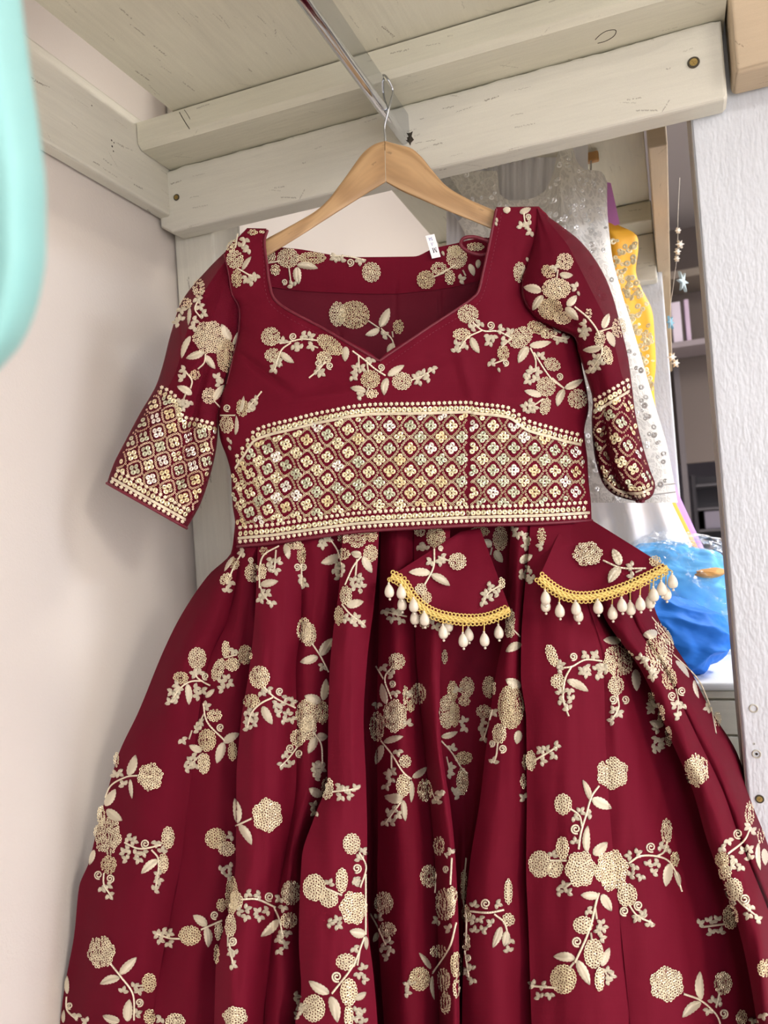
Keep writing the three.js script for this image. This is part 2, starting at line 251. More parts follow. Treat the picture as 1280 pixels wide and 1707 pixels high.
/* ------------------------------------------------------------------ wooden hanger */
{
  const t = thing('wooden_hanger', 'pale wooden hanger with a steel hook holding the maroon blouse on the chrome rail', 'hanger', O.toArray());
  const arm = (top, bot, m) => {
    const T = path(top), B = path(bot), n = 60, hw = 0.0068, ring = (k) => { const [tx, ty] = T(k), [bx, by] = B(k), r = [];
      // rounded section between the upper and the lower outline
      for (const [f, z] of [[0, 0.55], [0.07, 0.9], [0.2, 1], [0.8, 1], [0.95, 0.93], [1, 0.75], [1, -0.75], [0.95, -0.93], [0.8, -1], [0.2, -1], [0.07, -0.9], [0, -0.55]]) r.push(at(lerp(tx, bx, f), lerp(ty, by, f), z * hw)); return r; };
    const g = sheet(12, n, (u, v) => ring(v)[Math.round(u * 12) % 12], 0.09, 0.28);
    // grain along the arm
    const uv = g.attributes.uv; for (let i = 0; i < uv.count; i++) { const a = uv.getX(i), b = uv.getY(i); uv.setXY(i, b, a); }
    const c0 = ring(0), c1 = ring(1), cap = c => { const q = new THREE.BufferGeometry(); const ce = c.reduce((a, b) => a.add(b), V(0, 0, 0)).multiplyScalar(1 / 12), p = []; for (let i = 0; i < 12; i++) p.push(...ce.toArray(), ...c[i].toArray(), ...c[(i + 1) % 12].toArray()); q.setAttribute('position', new THREE.Float32BufferAttribute(p, 3)); q.computeVertexNormals(); return q; };
    mesh('arm', [g, cap(c0), cap(c1)], m, t);
  };
  arm('640.8 235 623 241 606 254 592 272 578 292 564 311 547 333 527 351 499 368 472 383 437 402 412 418 392 432', '642.6 304 592 335 540 368 506 390 472 411 440 430 410 446 394 452', M.wood);
  arm('641.6 235 667 242 685 247 702 261 719 282 743 309 777 330 824 351 870 373 908 398', '643.4 304 668 318 695 330 746 352 815 380 860 402 905 412', M.woodB);
  const P = at(641, 211, 0), hook = [at(642, 250, 0), at(642, 230, 0), P, at(646, 190, 0.004), at(652, 166, 0.004), at(655, 151, 0.002)];
  const X = -0.3105, zz = hook[4].z; hook.push(V(-0.2995, 2.031, -0.931), V(-0.305, 2.0386, -0.932), V(X, 2.0392, -0.933), V(-0.318, 2.0375, -0.934), V(-0.322, 2.028, -0.935), V(-0.3225, 2.012, -0.936));
  mesh('hook', tube(hook, 0.0013, 90, 10), M.steel, t);
}

/* ------------------------------------------------------------------ the dress: surfaces */
// --- bodice
const xl = curve('345 445 381 405 400 388 421 374 445 377 490 384 510 399 550 399 590 390 640 374 665 368 695 364 732 367 762 378 790 385 815 386 845 388 872 392 890 391 912 396');
const xr = curve('345 900 360 912 430 887 480 869 505 876 530 900 548 930 560 955 620 971 680 980 715 974 765 978 800 980 840 984 868 986 912 986');
const ampB = curve('340 0.010 400 0.016 470 0.028 560 0.044 640 0.054 720 0.056 920 0.05');
function crease(px, py, x0, y0, x1, y1, w) { const dx = x1 - x0, dy = y1 - y0, L = Math.hypot(dx, dy), t = ((px - x0) * dx + (py - y0) * dy) / L / L, d = ((px - x0) * dy - (py - y0) * dx) / L; return Math.exp(-d * d / w / w) * sm(-0.25, 0.2, t) * sm(1.25, 0.8, t); }
function zB(px, py) {
  const a = xl(py), b = xr(py), u = clamp((2 * px - a - b) / (b - a), -1, 1);
  let z = 0.006 + ampB(py) * Math.pow(1 - u * u, 0.45);
  z += 0.0035 * ns(px / 70, py / 55, 2.2) * sm(420, 520, py) + 0.0018 * ns(px / 26, py / 40, 7.2) * sm(600, 560, py);
  z += 0.005 * crease(px, py, 765, 590, 790, 668, 7) - 0.005 * crease(px, py, 400, 590, 480, 650, 7) + 0.004 * crease(px, py, 640, 640, 500, 668, 9) + 0.005 * crease(px, py, 840, 600, 820, 680, 16) - 0.003 * crease(px, py, 700, 600, 770, 600, 10);
  z += 0.004 * Math.exp(-Math.pow((py - 668) / 18, 2)) * sm(420, 480, px) * sm(980, 900, px);   // the cloth blouses slightly above the band
  z -= 0.0025 * crease(px, py, 785, 680, 778, 870, 3);
  z -= 0.004 * sm(430, 395, px) * (0.5 + 0.5 * Math.sin(py / 11)) * sm(700, 760, py);
  return z;
}
const S = (z) => (px, py, lift = 0) => at(px, py, z(px, py) + lift);
const SB = S(zB);
// --- tubes: rows between an outer and an inner edge
function tubeSurface(outer, inner, amp, z0, extra = () => 0) {
  const Op = path(outer), Ip = path(inner), N = 80, rows = []; for (let i = 0; i <= N; i++) rows.push([Op(i / N), Ip(i / N)]);
  const zf = (s, t, side) => z0(t) + side * amp(t) * Math.pow(Math.max(0, 1 - (2 * s - 1) ** 2), 0.5) + (side > 0 ? extra(s, t) : 0);
  const find = (px, py) => { // the row and the share across that a pixel falls on
    let best = null, prev = null;
    for (let i = 0; i <= N; i++) { const [a, b] = rows[i], c = (b[0] - a[0]) * (py - a[1]) - (b[1] - a[1]) * (px - a[0]);
      if (prev !== null && (prev <= 0) !== (c <= 0)) { const f = prev / (prev - c), t = (i - 1 + f) / N, A = Op(t), B = Ip(t), L = (B[0] - A[0]) ** 2 + (B[1] - A[1]) ** 2, s = ((px - A[0]) * (B[0] - A[0]) + (py - A[1]) * (B[1] - A[1])) / L, off = Math.max(0, -s, s - 1); if (!best || off < best[2]) best = [clamp(s), t, off]; }
      prev = c; }
    return best || [0.5, 0.5, 9];
  };
  const z = (px, py) => { const [s, t] = find(px, py); return zf(s, t, 1); };
  const geo = (t0, t1, nv, nu = 26) => sheet(2 * nu, nv, (u, v) => { const t = lerp(t0, t1, v), s = u <= 0.5 ? u * 2 : 2 - u * 2, ss = 0.5 - 0.5 * Math.cos(Math.PI * s), A = Op(t), B = Ip(t); return at(lerp(A[0], B[0], ss), lerp(A[1], B[1], ss), zf(ss, t, u <= 0.5 ? 1 : -1)); }, 0.5, 0.5);
  return { z, geo, find, Op, Ip, zf };
}
const SLt = tubeSurface('441 384 408 390 375 420 345 450 305 499 285 555 271 610 259 645 234 688 208 737 190 772 178 806', '444 386 420 430 402 470 401 510 399 550 391 590 378 640 366 690 361 745 351 790 333 842 311 881',
  curve('0 0.003 0.15 0.012 0.4 0.03 0.7 0.038 1 0.036'), curve('0 -0.004 0.15 -0.008 0.3 -0.010 0.6 -0.002 1 0.004'), (s, t) => 0.004 * Math.sin(s * 9 + t * 7) * t + 0.006 * Math.sin(s * 14 + 1) * sm(0.55, 0.8, t) * sm(0.3, 0.6, s) + 0.003 * ns(s * 5, t * 8, 1.7) - 0.012 * Math.exp(-(((s - 0.62) / 0.06) ** 2)) * sm(0.45, 0.55, t) * sm(0.98, 0.7, t));
const SRt = tubeSurface('897 346 914 361 940 380 966 401 990 430 1010 465 1023 500 1036 550 1046 592 1050 618 1054 650 1060 695 1071 742 1084 785 1092 808 1086 828 1072 836', '894 350 884 420 868 472 872 502 893 532 930 550 957 562 963 585 975 622 987 664 986 700 988 738 994 775 1006 808 1022 824 1040 831 1062 836',
  curve('0 0.006 0.15 0.022 0.4 0.036 0.7 0.042 1 0.03'), curve('0 0.004 0.25 0.012 0.5 0.02 1 0.01'), (s, t) => 0.003 * ns(s * 5, t * 8, 4.7) + 0.004 * Math.sin(s * 11 + t * 5) * t - 0.028 * sm(0.58, 0.72, s) * sm(0.66, 0.78, t) - 0.008 * Math.exp(-(((s - 0.68) / 0.07) ** 2)) * sm(0.6, 0.75, t) - 0.01 * Math.exp(-(((s - 0.75) / 0.1) ** 2)) * Math.exp(-(((t - 0.36) / 0.06) ** 2)));
const SL = S(SLt.z), SR = S(SRt.z);
// --- back of the blouse, seen inside the neckline
const backTop = curve('380 425 440 409 500 417 590 430 690 429 722 416 760 407 800 398 840 380 900 372');
const zBack = (px, py) => { const a = xl(py), b = xr(py), u = clamp((2 * px - a - b) / (b - a), -1, 1); return -0.006 - 0.03 * Math.pow(1 - u * u, 0.5) * sm(380, 520, py) + 0.002 * ns(px / 50, py / 60, 9.1) - 0.002 * crease(px, py, 660, 480, 655, 620, 3) - 0.002 * crease(px, py, 733, 478, 735, 620, 3) - 0.002 * crease(px, py, 566, 550, 566, 640, 3); };
const SK = S((px, py) => zBack(px, py) + 0.0016), SN = S(zBack);
const hem = curve('380 914 396 911 450 906 500 899 550 892 600 886 700 880 785 876 900 873 986 868 1000 867');
// --- skirt: panels between fold lines, each panel with its own depth at both edges (metres towards the viewer) and its own swell
const Lr = ['868 392 890 390 919 386 959 347 1029 300 1086 272 1186 231 1256 198 1298 185 1377 163 1438 148 1478 132 1556 124 1644 108 1705 100 2500 20',
  '868 400 930 398 1030 380 1105 347 1200 330 1300 318 1450 300 1600 270 1707 255 2500 210',
  '868 432 905 430 1020 425 1120 415 1200 402 1300 394 1434 393 1500 385 1609 360 1707 357 2500 330',
  '868 502 955 503 1035 502 1120 493 1200 495 1300 494 1400 480 1500 462 1600 450 1707 440 2500 420',
  '868 571 905 570 980 565 1055 555 1126 549 1212 547 1298 546 1359 525 1430 503 1567 498 1650 502 1707 492 2500 480',
  '868 632 905 631 1000 624 1100 612 1200 606 1300 610 1400 612 1450 611 1550 614 1630 623 1707 629 2500 660',
  '868 634 905 634 1000 632 1100 630 1200 628 1300 629 1400 630 1450 629 1550 630 1630 635 1707 640 2500 690',
  '868 690 905 690 1060 692 1200 703 1300 713 1400 722 1500 728 1600 730 1707 732 2500 740',
  '868 750 905 750 1000 745 1060 738 1130 733 1220 734 1290 742 1340 750 1430 759 1570 765 1707 766 2500 790',
  '868 852 905 850 1000 846 1060 839 1120 827 1230 812 1340 799 1440 783 1530 775 1707 770 2500 800',
  '868 884 905 882 1000 873 1060 869 1124 868 1200 877 1320 878 1450 877 1550 881 1707 886 2500 930',
  '868 955 905 958 1000 978 1100 1005 1250 1010 1400 1020 1550 1035 1707 1050 2500 1100',
  '868 976 905 978 960 986 1020 1003 1122 1071 1235 1119 1319 1155 1396 1177 1548 1231 1618 1247 1707 1262 2500 1380',
  '868 982 905 996 960 1040 1020 1052 1122 1110 1235 1165 1319 1205 1396 1232 1548 1290 1618 1305 1707 1318 2500 1460',
  '868 988 893 1010 925 1050 960 1078 1000 1088 1020 1093 1071 1121 1115 1149 1183 1184 1254 1228 1302 1245 1356 1266 1389 1280 1450 1300 1560 1330 1707 1358 2500 1560'].map(curve);
//           zL,    zR,   swell (of panel k between line k and k+1)
const PAN = [[-0.012, 0.030, 0.010], [0.030, 0.032, 0.006], [0.052, 0.046, 0.014], [0.046, 0.040, 0.010], [0.064, 0.062, 0.010], [0.000, -0.006, 0], [0.026, 0.030, 0.022], [0.034, 0.056, 0.012],
  [0.018, 0.018, -0.006], [0.048, 0.052, 0.014], [0.062, 0.066, 0.012], [0.066, 0.034, 0.006], [0.060, 0.052, 0.016], [0.050, -0.050, 0.012]];
const tilt = curve('860 0 920 0.004 1100 0.02 1400 0.045 1707 0.065 2500 0.09'), grow = curve('860 0.5 905 0.8 1000 1 1300 1.2 1700 1.45 2500 1.8');
function zPanel(k, t, py) {
  const g = grow(py), [a, b, h] = PAN[k], base = tilt(py);
  const edge = k === 0 ? 1 - Math.pow(1 - t, 2.2) : k === 13 ? 1 - Math.pow(t, 2.0) : null;
  const s = k === 0 ? lerp(a, b, edge) : k === 13 ? lerp(b, a, edge) : lerp(a, b, t * t * (3 - 2 * t));
  const edgeW = Math.min(1, k === 0 ? t : k === 13 ? 1 - t : 1), deep = lerp(1, 1.55, edgeW);
  const px = lerp(Lr[k](py), Lr[k + 1](py), t), lim = px > 380 && px < 1000 && py < 1000 ? zB(px, hem(px)) - 0.005 + Math.max(0, py - hem(px)) * 0.0011 : 9;
  return Math.min(lim, base + g * (0.042 + (s - 0.042) * deep + 1.3 * h * Math.sin(Math.PI * t)) + 0.0028 * ns(px / 16 + k, py / 210, 5.3) * sm(885, 1000, py) + 0.0035 * ns(k * 7.7 + t * 2.3, py / 130, 3.1) * sm(880, 980, py) + 0.0014 * ns(k * 3.7 + t * 6, py / 60, 6.1));
}
function zS(px, py) { let k = 0; while (k < 13 && px > Lr[k + 1](py)) k++; const a = Lr[k](py), b = Lr[k + 1](py); return zPanel(k, clamp((px - a) / Math.max(1, b - a)), py); }
const SS = S(zS);

/* ------------------------------------------------------------------ embroidery tools: everything is laid on a surface f(px, py, lift) */
const PXM = 1 / F;   // a pixel at one metre
function frame(f, px, py) { const p = f(px, py, 0.0008), a = f(px + 2, py, 0.0008).sub(p), b = f(px, py + 2, 0.0008).sub(p), n = new THREE.Vector3().crossVectors(b, a).normalize(); if (n.dot(EZ) < 0) n.negate(); n.addScaledVector(EZ, 0.35).normalize(); a.addScaledVector(n, -a.dot(n)).normalize(); return { p, n, a, b: new THREE.Vector3().crossVectors(n, a) }; }
function seqUnit(ri, seg) { // cupped ring of outer radius 1
  const pos = [], R = [ri, (ri + 1) / 2, 1], Z = [0.02, 0.16, 0];
  for (let i = 0; i < seg; i++) { const A = i / seg * 2 * Math.PI, B = (i + 1) / seg * 2 * Math.PI; for (let k = 0; k < 2; k++) { const q = (r, z, t) => [r * Math.cos(t), r * Math.sin(t), z]; const a = q(R[k], Z[k], A), b = q(R[k + 1], Z[k + 1], A), c = q(R[k], Z[k], B), d = q(R[k + 1], Z[k + 1], B); pos.push(...a, ...b, ...c, ...c, ...b, ...d); } }
  return pos;
}
const RING = seqUnit(0.42, 9), DISC = seqUnit(0.2, 10), TINY = seqUnit(0.5, 7);
function sequins(list) { // [frame, radius in metres, unit, lift]
  const out = [], no = [];
  for (const [fr, r, U, lift] of list) {
    const t1 = rr(-0.3, 0.3), t2 = rr(-0.3, 0.3), n = fr.n.clone().addScaledVector(fr.a, t1).addScaledVector(fr.b, t2).normalize(), a = fr.a.clone().addScaledVector(n, -fr.a.dot(n)).normalize(), b = new THREE.Vector3().crossVectors(n, a);
    const P = i => { const x = U[i] * r, y = U[i + 1] * r, z = U[i + 2] * r + lift; return [fr.p.x + a.x * x + b.x * y + n.x * z, fr.p.y + a.y * x + b.y * y + n.y * z, fr.p.z + a.z * x + b.z * y + n.z * z]; };
    for (let i = 0; i < U.length; i += 9) { const A = P(i), B = P(i + 3), C = P(i + 6); out.push(...A, ...B, ...C); const u = [B[0] - A[0], B[1] - A[1], B[2] - A[2]], v = [C[0] - A[0], C[1] - A[1], C[2] - A[2]]; const m = [u[1] * v[2] - u[2] * v[1], u[2] * v[0] - u[0] * v[2], u[0] * v[1] - u[1] * v[0]], L = Math.hypot(...m) || 1; for (let q = 0; q < 3; q++) no.push(m[0] / L, m[1] / L, m[2] / L); }
  }
  const g = new THREE.BufferGeometry(); g.setAttribute('position', new THREE.Float32BufferAttribute(out, 3)); g.setAttribute('normal', new THREE.Float32BufferAttribute(no, 3)); g.setAttribute('uv', new THREE.Float32BufferAttribute(new Float32Array(out.length / 3 * 2), 2)); return g;
}
function headGeo(f, x, y, rx, ry, rot, lobes, ph) {
  // rows of sequins sewn round and round, from the rim inwards
  const list = [], pitch = 5.2, c = Math.cos(rot), s = Math.sin(rot), Rm = Math.min(rx, ry);
  for (let m = 0; ; m++) {
    const off = 2.4 + m * pitch * 0.9, k = 1 - off / Rm; if (off > Rm + 1) break;
    const ax = Math.max(rx - off, 0.01), ay = Math.max(ry - off, 0.01), n = Math.max(1, Math.round(Math.PI * (3 * (ax + ay) - Math.sqrt((3 * ax + ay) * (ax + 3 * ay))) / pitch));
    let acc = 0; const fine = 120, tot = []; let px0 = ax, py0 = 0; for (let i = 1; i <= fine; i++) { const t = i / fine * 2 * Math.PI, qx = ax * Math.cos(t), qy = ay * Math.sin(t); acc += Math.hypot(qx - px0, qy - py0); tot.push(acc); px0 = qx; py0 = qy; }
    for (let i = 0; i < n; i++) { const want = (i + 0.5 * (m & 1)) / n * acc; let q = tot.findIndex(w => w >= want); if (q < 0) q = fine - 1; const th = (q + 0.5) / fine * 2 * Math.PI, g = lobes ? 0.94 + 0.08 * Math.cos((lobes + 1) * th + ph) * Math.min(1, 1.2 - off / Rm) : 1, u = ax * Math.cos(th) * g, v = ay * Math.sin(th) * g;
      const px = x + u * c - v * s + rr(-0.35, 0.35), py = y + u * s + v * c + rr(-0.35, 0.35);
      list.push([frame(f, px, py), rr(2.4, 2.68) * PXM, RING, rr(0, 0.0006)]); }
  }
  if (!list.length) list.push([frame(f, x, y), 2.6 * PXM, RING, 0.0004]);
  return sequins(list);
}
function petal(f, x, y, ang, len, w, arch = 0.0018, bend = 0) { // one satin-stitched blade from (x, y)
  const c = Math.cos(ang), s = Math.sin(ang), nu = len > 13 ? 8 : 4, nv = len > 13 ? 22 : 9;
  const g = sheet(nu, nv, (u, v) => { const e = (2 * u - 1), hw = w * 1.95 * Math.pow(v, 0.6) * Math.pow(1 - v, 0.8) * (1 + 0.07 * Math.sin(v * 40)) + 0.12, L = v * len, o = e * hw + bend * len * Math.sin(Math.PI * v), px = x + L * c - o * s, py = y + L * s + o * c; return f(px, py, 0.0007 + arch * (1 - e * e) * (0.35 + 0.65 * Math.sin(Math.PI * v)) - (Math.abs(e) < 0.15 ? 0.0009 : 0) + 0.00022 * Math.cos(v * nv * Math.PI) * (1 - Math.abs(e))); }, 1, 1);
  const uv = g.attributes.uv; for (let i = 0; i < uv.count; i++) { const u = uv.getX(i), v = uv.getY(i); uv.setXY(i, v * len / 30 + Math.abs(u - 0.5) * 0.5, 0.3 * u); } return g;
}
function bud(f, x, y) { const a0 = Math.abs(Math.sin(x * 12.9 + y * 78.2) * 43758) % (2 * Math.PI), n = 3, k = []; for (let i = 0; i < n; i++) { const a = a0 + (i - 1) * 1.2; k.push(petal(f, x - 3.5 * Math.cos(a0), y - 3.5 * Math.sin(a0), a, i === 1 ? 11.5 : 10, 4.3, 0.002)); } return k; }
function strand(f, pts, r) { const c = new THREE.CatmullRomCurve3(pts.map(([x, y]) => V(x, y, 0)), false, 'centripetal'), L = c.getLength(), n = Math.max(4, Math.round(L / 3.5)), P = []; for (let i = 0; i <= n; i++) { const q = c.getPointAt(i / n); P.push(f(q.x, q.y, 0.001)); } return new THREE.TubeGeometry(new THREE.CatmullRomCurve3(P), n * 2, r * PXM, 5, false); }
function curl(f, x, y, r) { const d = Math.sin(x * 3.1 + y) > 0 ? 1 : -1, pts = []; for (let i = 0; i <= 16; i++) { const a = i / 16 * 3.4 * Math.PI, q = r * (1 - 0.78 * i / 16); pts.push([x + d * q * Math.cos(a + 1.2), y + q * Math.sin(a + 1.2)]); } return strand(f, pts, 1.15); }
// The sprays, read in patches: "@ox,oy,scale" sets a patch; h = round head of sequins, q = lobed flower, l = leaf (base, tip, width), s = stem, c = curl, b = bud, d = single petal
function embroider(parent, f, text, dy = 0) {
  let ox = 0, oy = 0, k = 1; const stems = []; let kq = 0;
  for (const part of text.split(';')) {
    const w = part.trim().split(/\s+/); if (!w[0]) continue; const t = w[0];
    if (t[0] === '@') { [ox, oy, k] = t.slice(1).split(',').map(Number); continue; }
    const v = w.slice(1).map(Number), X = i => ox + v[i] / k, Y = i => oy + v[i] / k + dy, D = i => v[i] / k; kq++;
    if (t === 'h') mesh('sequin_flower', headGeo(f, X(0), Y(1), D(2) + 1.2, D(3) + 1.2, (v[4] || 0) * RAD, 0, 0), [M.seqA, M.seqB, M.seqC][kq % 3], parent);
    else if (t === 'q') mesh('sequin_flower', headGeo(f, X(0), Y(1), D(2), D(3 in v ? 3 : 2), 0, 5, kq), [M.seqA, M.seqB][kq % 2], parent);
    else if (t === 'l') { const dx = X(2) - X(0), dY = Y(3) - Y(1); mesh('thread_leaf', petal(f, X(0), Y(1), Math.atan2(dY, dx), Math.hypot(dx, dY), D(4) / 1.5, 0.0022, rr(-0.06, 0.06)), kq % 2 ? M.thread : M.threadB, parent); }
    else if (t === 's') { const p = []; for (let i = 0; i < v.length; i += 2) p.push([X(i), Y(i + 1)]); stems.push(strand(f, p, 1.4)); }
    else if (t === 'c') stems.push(curl(f, X(0), Y(1), D(2)));
    else if (t === 'b') stems.push(...bud(f, X(0), Y(1)));
    else if (t === 'd') stems.push(petal(f, X(0), Y(1), 1.2, 9, 3));
  }
  if (stems.length) mesh('thread_spray', stems, M.thread, parent);
}
/* ------------------------------------------------------------------ the blouse */
{
  const t = thing('blouse', 'maroon short-sleeved blouse with gold floral embroidery and a wide sequinned band at the waist', 'blouse', at(640, 640, 0).toArray());
  const half = (outer, inner) => { const Op = path(outer), Ip = path(inner); return sheet(70, 150, (u, v) => { const a = Ip(v), b = Op(v), uu = Math.sin(u * Math.PI / 2), px = lerp(a[0], b[0], uu), py = lerp(a[1], b[1], uu); return at(px, py, zB(px, py)); }, 0.25, 0.45); };
  const LO = '412 382 376 420 382 455 388 490 399 510 399 550 390 592 376 642 368 665 364 695 367 732 378 762 385 790 386 815 388 845 392 872 391 890 396 911', LI = '444 383 440 400 445 440 449 471 459 500 545 551 632 602 634 640 635 760 635 882';
  const RO = '898 346 913 361 888 428 869 478 874 505 900 530 930 549 957 562 972 622 981 680 974 716 979 765 981 800 985 840 986 868', RI = '827 347 818 395 805 455 797 487 790 495 712 548 632 602 634 640 635 760 635 882';
  const over = (x0, y0, x1, y1) => sheet(12, 12, (u, v) => { const a = Math.PI * v, px = lerp(x0, x1, u), py = lerp(y0, y1, u); return at(px, py - 2 * Math.sin(a), lerp(zB(px, py), -0.012, (1 - Math.cos(a)) / 2)); }, 0.05, 0.05);
  mesh('front', [half(LO, LI), half(RO, RI), over(412, 382, 444, 383), over(376, 420, 412, 382), over(827, 347, 898, 346), over(898, 346, 913, 361)], M.cloth, t);
  const bt = curve('380 420 412 384 440 384 446 410 500 417 590 430 690 429 722 416 760 407 800 398 816 396 828 348 900 347 912 362');
  mesh('back', sheet(140, 60, (u, v) => { const x0 = lerp(384, 906, u), y0 = bt(x0), py = lerp(y0, 868, v), e = lerp(x0, lerp(xl(py) + 5, xr(py) - 5, u), sm(0, 0.3, v)); return at(e, py, zBack(e, py)); }, 0.45, 0.4), M.lining, t, 'inside of the back seen through the neckline');
  const seam = curve('440 476 455 479 520 486 640 490 740 481 797 468 815 462');
  mesh('neck_facing', sheet(90, 10, (u, v) => { const px = lerp(443, 812, u), a = bt(px) - 1.5, py = lerp(Math.max(a, 396), seam(px), v); return at(px, py, zBack(px, py) + 0.0012 + 0.0008 * Math.sin(Math.PI * v)); }, 0.3, 0.05), M.cloth, t);
  mesh('sleeve', SLt.geo(0, 1, 90), M.sheerSleeve, t, 'left sleeve of sheer maroon chiffon');
  mesh('sleeve', SRt.geo(0, 1, 90), M.sheerSleeve, t, 'right sleeve of sheer maroon chiffon');
  // lining inside the lower sleeves and under the sheer, a little smaller
  const inner = (Tb, a, b) => sheet(40, 50, (u, v) => { const tt = lerp(a, b, v), s = u <= 0.5 ? u * 2 : 2 - u * 2, ss = lerp(lerp(0.22, 0.12, sm(0.55, 0.7, tt)), 0.97, s), A = Tb.Op(tt), B = Tb.Ip(tt); return at(lerp(A[0], B[0], ss), lerp(A[1], B[1], ss), Tb.zf(ss, tt, u <= 0.5 ? 1 : -1) - (u <= 0.5 ? 0.003 : -0.003)); }, 0.3, 0.3);
  mesh('sleeve_lining', inner(SLt, 0.02, 0.97), M.lining, t); mesh('sleeve_lining', inner(SRt, 0.02, 0.97), M.lining, t);
  // piping: neckline, hem, cuffs
  const run = (f, p, n, lift = 0.0006) => { const c = path(p), q = []; for (let i = 0; i <= n; i++) q.push(f(...c(i / n), lift)); return q; };
  mesh('piping', [tube(run(SB, '446 384 441 400 445 440 449 471 459 500 545 551 632 602', 70), 0.0017, 160, 8), tube(run(SB, '632 602 712 548 788 497 797 487 805 455 818 395 827 349', 70), 0.0017, 160, 8)], M.piping, t);
  const hp = []; for (let i = 0; i <= 80; i++) { const x = lerp(396, 986, i / 80); hp.push(SB(x, hem(x), 0.001)); }
  mesh('hem_piping', tube(hp, 0.0021, 160, 8), M.piping, t);
  const cuff = (T, n) => { const q = []; for (let i = 0; i <= 48; i++) { const s = i <= 24 ? i / 24 : 2 - i / 24, A = T.Op(0.999), B = T.Ip(0.999), ss = 0.5 - 0.5 * Math.cos(Math.PI * s); q.push(at(lerp(A[0], B[0], ss), lerp(A[1], B[1], ss), T.zf(ss, 0.999, i <= 24 ? 1 : -1))); } q.pop(); return tube(q, 0.002, 120, 6, true); };
  mesh('cuff_piping', [cuff(SLt)], M.piping, t); mesh('cuff_piping', [cuff(SRt)], M.piping, t);
  mesh('seam', [tube(run(SB, '374 424 381 455 387 490 398 512 398 550 390 590 378 640', 40), 0.0009, 90, 5), tube(run(SB, '912 362 888 428 869 478 874 505 900 530 930 549', 40), 0.0009, 90, 5)], M.piping, t);
  const dash = []; for (const [p, n] of [['436 400 440 440 441 474 452 508 540 562 628 612', 46], ['638 612 716 558 796 506 806 488 815 455 828 395 837 352', 56]]) { const c = path(p); for (let i = 0; i < n; i++) dash.push(tube([c(i / n), c((i + 0.5) / n)].map(q => SB(...q, 0.0003)), 0.00035, 2, 4)); }
  tag(mesh('topstitch', dash, std(0x7a1b34, 0.6), t), null, null, null, 'stuff');
  mesh('button_loop', tube([[812, 424], [800, 425], [780, 419], [768, 408], [772, 398], [788, 395], [805, 399], [820, 405]].map(([x, y], i) => at(x, y, 0.004 + (i > 3 ? 0.004 : 0))), 0.0024, 60, 8), M.piping, t);
  { // the paper size tag, pinned upside down to the back neckband
    const c = document.createElement('canvas'); c.width = 128; c.height = 256; const g = c.getContext('2d'); g.fillStyle = '#f3f2f6'; g.fillRect(0, 0, 128, 256); g.textAlign = 'center';
    g.save(); g.translate(64, 128); g.rotate(Math.PI); g.fillStyle = '#3c3b46'; g.font = 'bold 74px serif'; g.fillText('M', -6, -18); g.fillStyle = '#8b93b8'; g.font = 'italic 54px serif'; g.fillText('A', 2, 42); g.fillStyle = '#8f98c0'; g.font = 'bold 50px sans-serif'; g.fillText('54', 6, 100); g.restore();
    const tx = new THREE.CanvasTexture(c); tx.colorSpace = THREE.SRGBColorSpace;
    const q = (u, v) => { const x = lerp(lerp(709, 724, u), lerp(720, 734.5, u), v), y = lerp(lerp(393, 390, u), lerp(431, 428, u), v); return at(x, y, zBack(720, 425) + 0.006 + 0.002 * Math.sin(v * 3)); };
    const front = sheet(4, 8, q); { const uv = front.attributes.uv; for (let i = 0; i < uv.count; i++) uv.setY(i, 1 - uv.getY(i)); }
    const back = sheet(4, 8, (u, v) => q(1 - u, v).addScaledVector(EZ, -0.0004));
    const tg = mesh('size_tag', front, std(0xffffff, 0.7, { map: tx, side: THREE.DoubleSide }), t, 'small white paper tag marked M A 54'); mesh('tag_back', back, std(0xf3f2f6, 0.7, { side: THREE.DoubleSide }), tg);
  }
  // --- lattice band
  const quat = (f, x, y, rot, r = 4.3, keep = () => true) => { const L = []; for (let i = 0; i < 4; i++) { const a = rot + i * Math.PI / 2, px = x + 5.6 * Math.cos(a), py = y + 5.6 * Math.sin(a); if (keep(px, py)) L.push([frame(f, px, py), r * PXM, DISC, 0.0006]); } return L; };
  const diam = (f, x, y, rx, ry, rot, keep = () => true) => { const L = [], c = Math.cos(rot), s = Math.sin(rot), n = 22; for (let i = 0; i < n; i++) { const a = i / n * 2 * Math.PI, co = Math.cos(a), si = Math.sin(a), k = 1 / Math.pow(Math.pow(Math.abs(co), 1.35) + Math.pow(Math.abs(si), 1.35), 1 / 1.35), u = rx * co * k, v = ry * si * k, px = x + u * c - v * s, py = y + u * s + v * c; if (keep(px, py)) L.push([frame(f, px, py), 1.95 * PXM, TINY, 0.0003]); } return L; };
  const big = () => [M.bigA, M.bigB, M.bigC, M.bigD, M.bigA, M.bigB][Math.floor(rnd() * 6)];
  const put = (L, name, m) => { if (L.length) mesh(name, sequins(L), m, t); };
  const star = (f, x, y) => { const k = []; for (let i = 0; i < 3; i++) k.push(petal(f, x - 3.7 * Math.cos(i * 1.05 + 0.4), y - 3.7 * Math.sin(i * 1.05 + 0.4), i * 1.05 + 0.4, 7.4, 1.9, 0.0013)); return k; };
